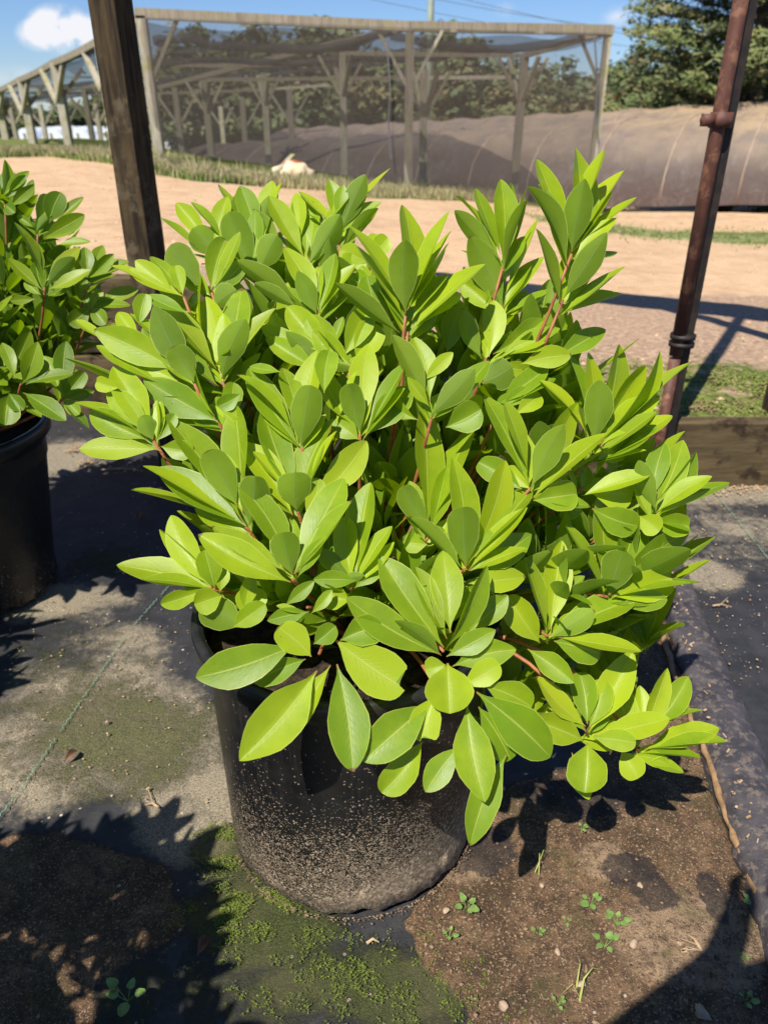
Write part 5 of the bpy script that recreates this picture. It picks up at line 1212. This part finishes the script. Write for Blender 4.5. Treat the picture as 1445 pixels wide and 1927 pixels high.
# dead leaves, twigs
def dead_leaf(px, py, L, rz, label, mat=M_brownleaf, tilt=.5):
    Lv = Leaves(); p = G(px, py, .010); d = Vector((math.cos(rz), math.sin(rz), .12)) * L; Lv.leaf(Vector((0, 0, 0)), d, Vector((.2, -.3, 1)), L * .5, (0, 0, 0), bow=.2, fold=.5, twist=.8)
    o = Lv.build('dead_leaf', mat, None); o.location = p; tag(o, label, 'dead leaf', 'dead leaves')
dead_leaf(122, 1434, .032, 1.0, 'curled brown dead leaf on the mossy cloth at left')
dead_leaf(370, 1800, .032, 1.2, 'small reddish brown dead leaf on the moss by the shadow')
dead_leaf(258, 985, .05, 1.2, 'dark crumpled dead leaf in the shade left of the pot', M_bark)
rg = random.Random(77)
def twig(px, py, L, rz, nb, label, mat=M_tan):
    p = G(px, py, .012); m = MB(); d = Vector((math.cos(rz), math.sin(rz), 0))
    m.tube([Vector((0, 0, 0)), d * L * .5 + Vector((0, .004, .004)), d * L], [.0028, .0022, .001], 6)
    for k in range(nb):
        t = rg.uniform(0, .9); a = rz + rg.choice((-1, 1)) * rg.uniform(.4, 1.3); l_ = rg.uniform(.015, .05); b0 = d * L * t
        m.tube([b0, b0 + Vector((math.cos(a) * l_, math.sin(a) * l_, rg.uniform(0, .02)))], [.0014, .0006], 5)
        q = b0 + Vector((math.cos(a) * l_, math.sin(a) * l_, .004)); m.box(q, (rg.uniform(.004, .011), .004, .003), rg.uniform(0, 3))
    o = m.build('dry_twig', mat); o.location = p; tag(o, label, 'twig', 'dry twigs')
twig(190, 884, .14, .02, 9, 'longest dry twig lying on the cloth between the two shrubs'); twig(150, 880, .07, 1.1, 16, 'tuft of dry twiglets beside the left pot'); twig(120, 850, .05, .3, 12, 'short twig bundle right behind the left pot rim')
twig(1320, 1790, .03, 2, 3, 'tiny twig at the edge of the bottom right shadow'); twig(300, 1520, .03, 2.9, 1, 'thin pale stalk left of the pot base'); twig(1258, 1000, .03, .1, 3, 'small twig on the cloth right of the shrub'); twig(1340, 1140, .05, -.1, 1, 'thin pale straw on the cloth right of the roll'); twig(690, 1775, .02, .1, 0, 'small straw piece on the moss in front of the pot')
# tan flakes stuck to the cloth roll
def flake_fn(rg):
    k = rg.randrange(len(rp) - 2); p = rp[k].lerp(rp[k + 1], rg.random()); p = p + Vector((rg.gauss(-.02, .015), 0, 0)); return Vector((p.x, p.y, .038))
m = MB(); rg = random.Random(6)
for _ in range(80):
    p = flake_fn(rg); m.box(p, (rg.uniform(.002, .005), rg.uniform(.004, .013), .0015), rg.gauss(-.6, .4))
tag(m.build('dry_litter', M_tan), kind='stuff')
# hole bites in two leaves
hb = at_y(417, 657, 1.0)

# ------------------------------------------------------------------ the photographer (outside the frame, casts the shadow at bottom right)
def person():
    r_ = empty('person', (.22, -.20, 0)); tag(r_, 'person in a dark blue shirt whose shadow darkens the bottom right corner', 'person')
    J = {'pel': (0, 0, .92), 'wst': (0, .01, 1.08), 'chs': (0, 0, 1.30), 'nck': (0, .02, 1.47), 'hd0': (0, .05, 1.53), 'hd1': (0, .07, 1.62), 'hd2': (0, .06, 1.71),
         'hl': (-.10, 0, .88), 'kl': (-.12, .03, .48), 'al': (-.12, -.02, .08), 'tl': (-.13, .14, .03), 'hr': (.10, 0, .88), 'kr': (.12, .03, .48), 'ar': (.12, -.02, .08), 'tr': (.13, .14, .03),
         'sl': (-.19, 0, 1.40), 'el': (-.33, .06, 1.16), 'wl': (-.10, .20, 1.20), 'hnl': (-.06, .26, 1.22), 'sr': (.19, 0, 1.40), 'er': (.33, .06, 1.16), 'wr': (.10, .20, 1.20), 'hnr': (.06, .26, 1.22)}
    rad = {'pel': .145, 'wst': .125, 'chs': .17, 'nck': .055, 'hd0': .065, 'hd1': .085, 'hd2': .07, 'hl': .09, 'kl': .06, 'al': .042, 'tl': .035, 'hr': .09, 'kr': .06, 'ar': .042, 'tr': .035, 'sl': .062, 'el': .044, 'wl': .03, 'hnl': .028, 'sr': .062, 'er': .044, 'wr': .03, 'hnr': .028}
    E = [('pel', 'wst'), ('wst', 'chs'), ('chs', 'nck'), ('nck', 'hd0'), ('hd0', 'hd1'), ('hd1', 'hd2'), ('pel', 'hl'), ('hl', 'kl'), ('kl', 'al'), ('al', 'tl'), ('pel', 'hr'), ('hr', 'kr'), ('kr', 'ar'), ('ar', 'tr'), ('chs', 'sl'), ('sl', 'el'), ('el', 'wl'), ('wl', 'hnl'), ('chs', 'sr'), ('sr', 'er'), ('er', 'wr'), ('wr', 'hnr')]
    ks = list(J); me = bpy.data.meshes.new('body'); V = [J[k] for k in ks]; ed = [(ks.index(a), ks.index(b_)) for a, b_ in E]; R_ = [rad[k] for k in ks]
    for s_ in (-1, 1):
        for f in range(4):
            b0 = len(V); V += [(s_ * .055, .26 + f * .004, 1.245 - f * .022), (s_ * .045, .31, 1.25 - f * .022), (s_ * .018, .325, 1.252 - f * .022)]; R_ += [.010, .009, .007]
            ed += [(ks.index('hnl' if s_ < 0 else 'hnr'), b0), (b0, b0 + 1), (b0 + 1, b0 + 2)]
        b0 = len(V); V += [(s_ * .035, .26, 1.26), (s_ * .03, .285, 1.28)]; R_ += [.011, .009]; ed += [(ks.index('hnl' if s_ < 0 else 'hnr'), b0), (b0, b0 + 1)]
    me.from_pydata(V, ed, []); o = link('body', me, M_shirt, r_); sk = o.modifiers.new('skin', 'SKIN')
    for i, sv in enumerate(me.skin_vertices[0].data): sv.radius = (R_[i], R_[i]); sv.use_root = (i == 0)
    o.modifiers.new('sub', 'SUBSURF').levels = 1
person()
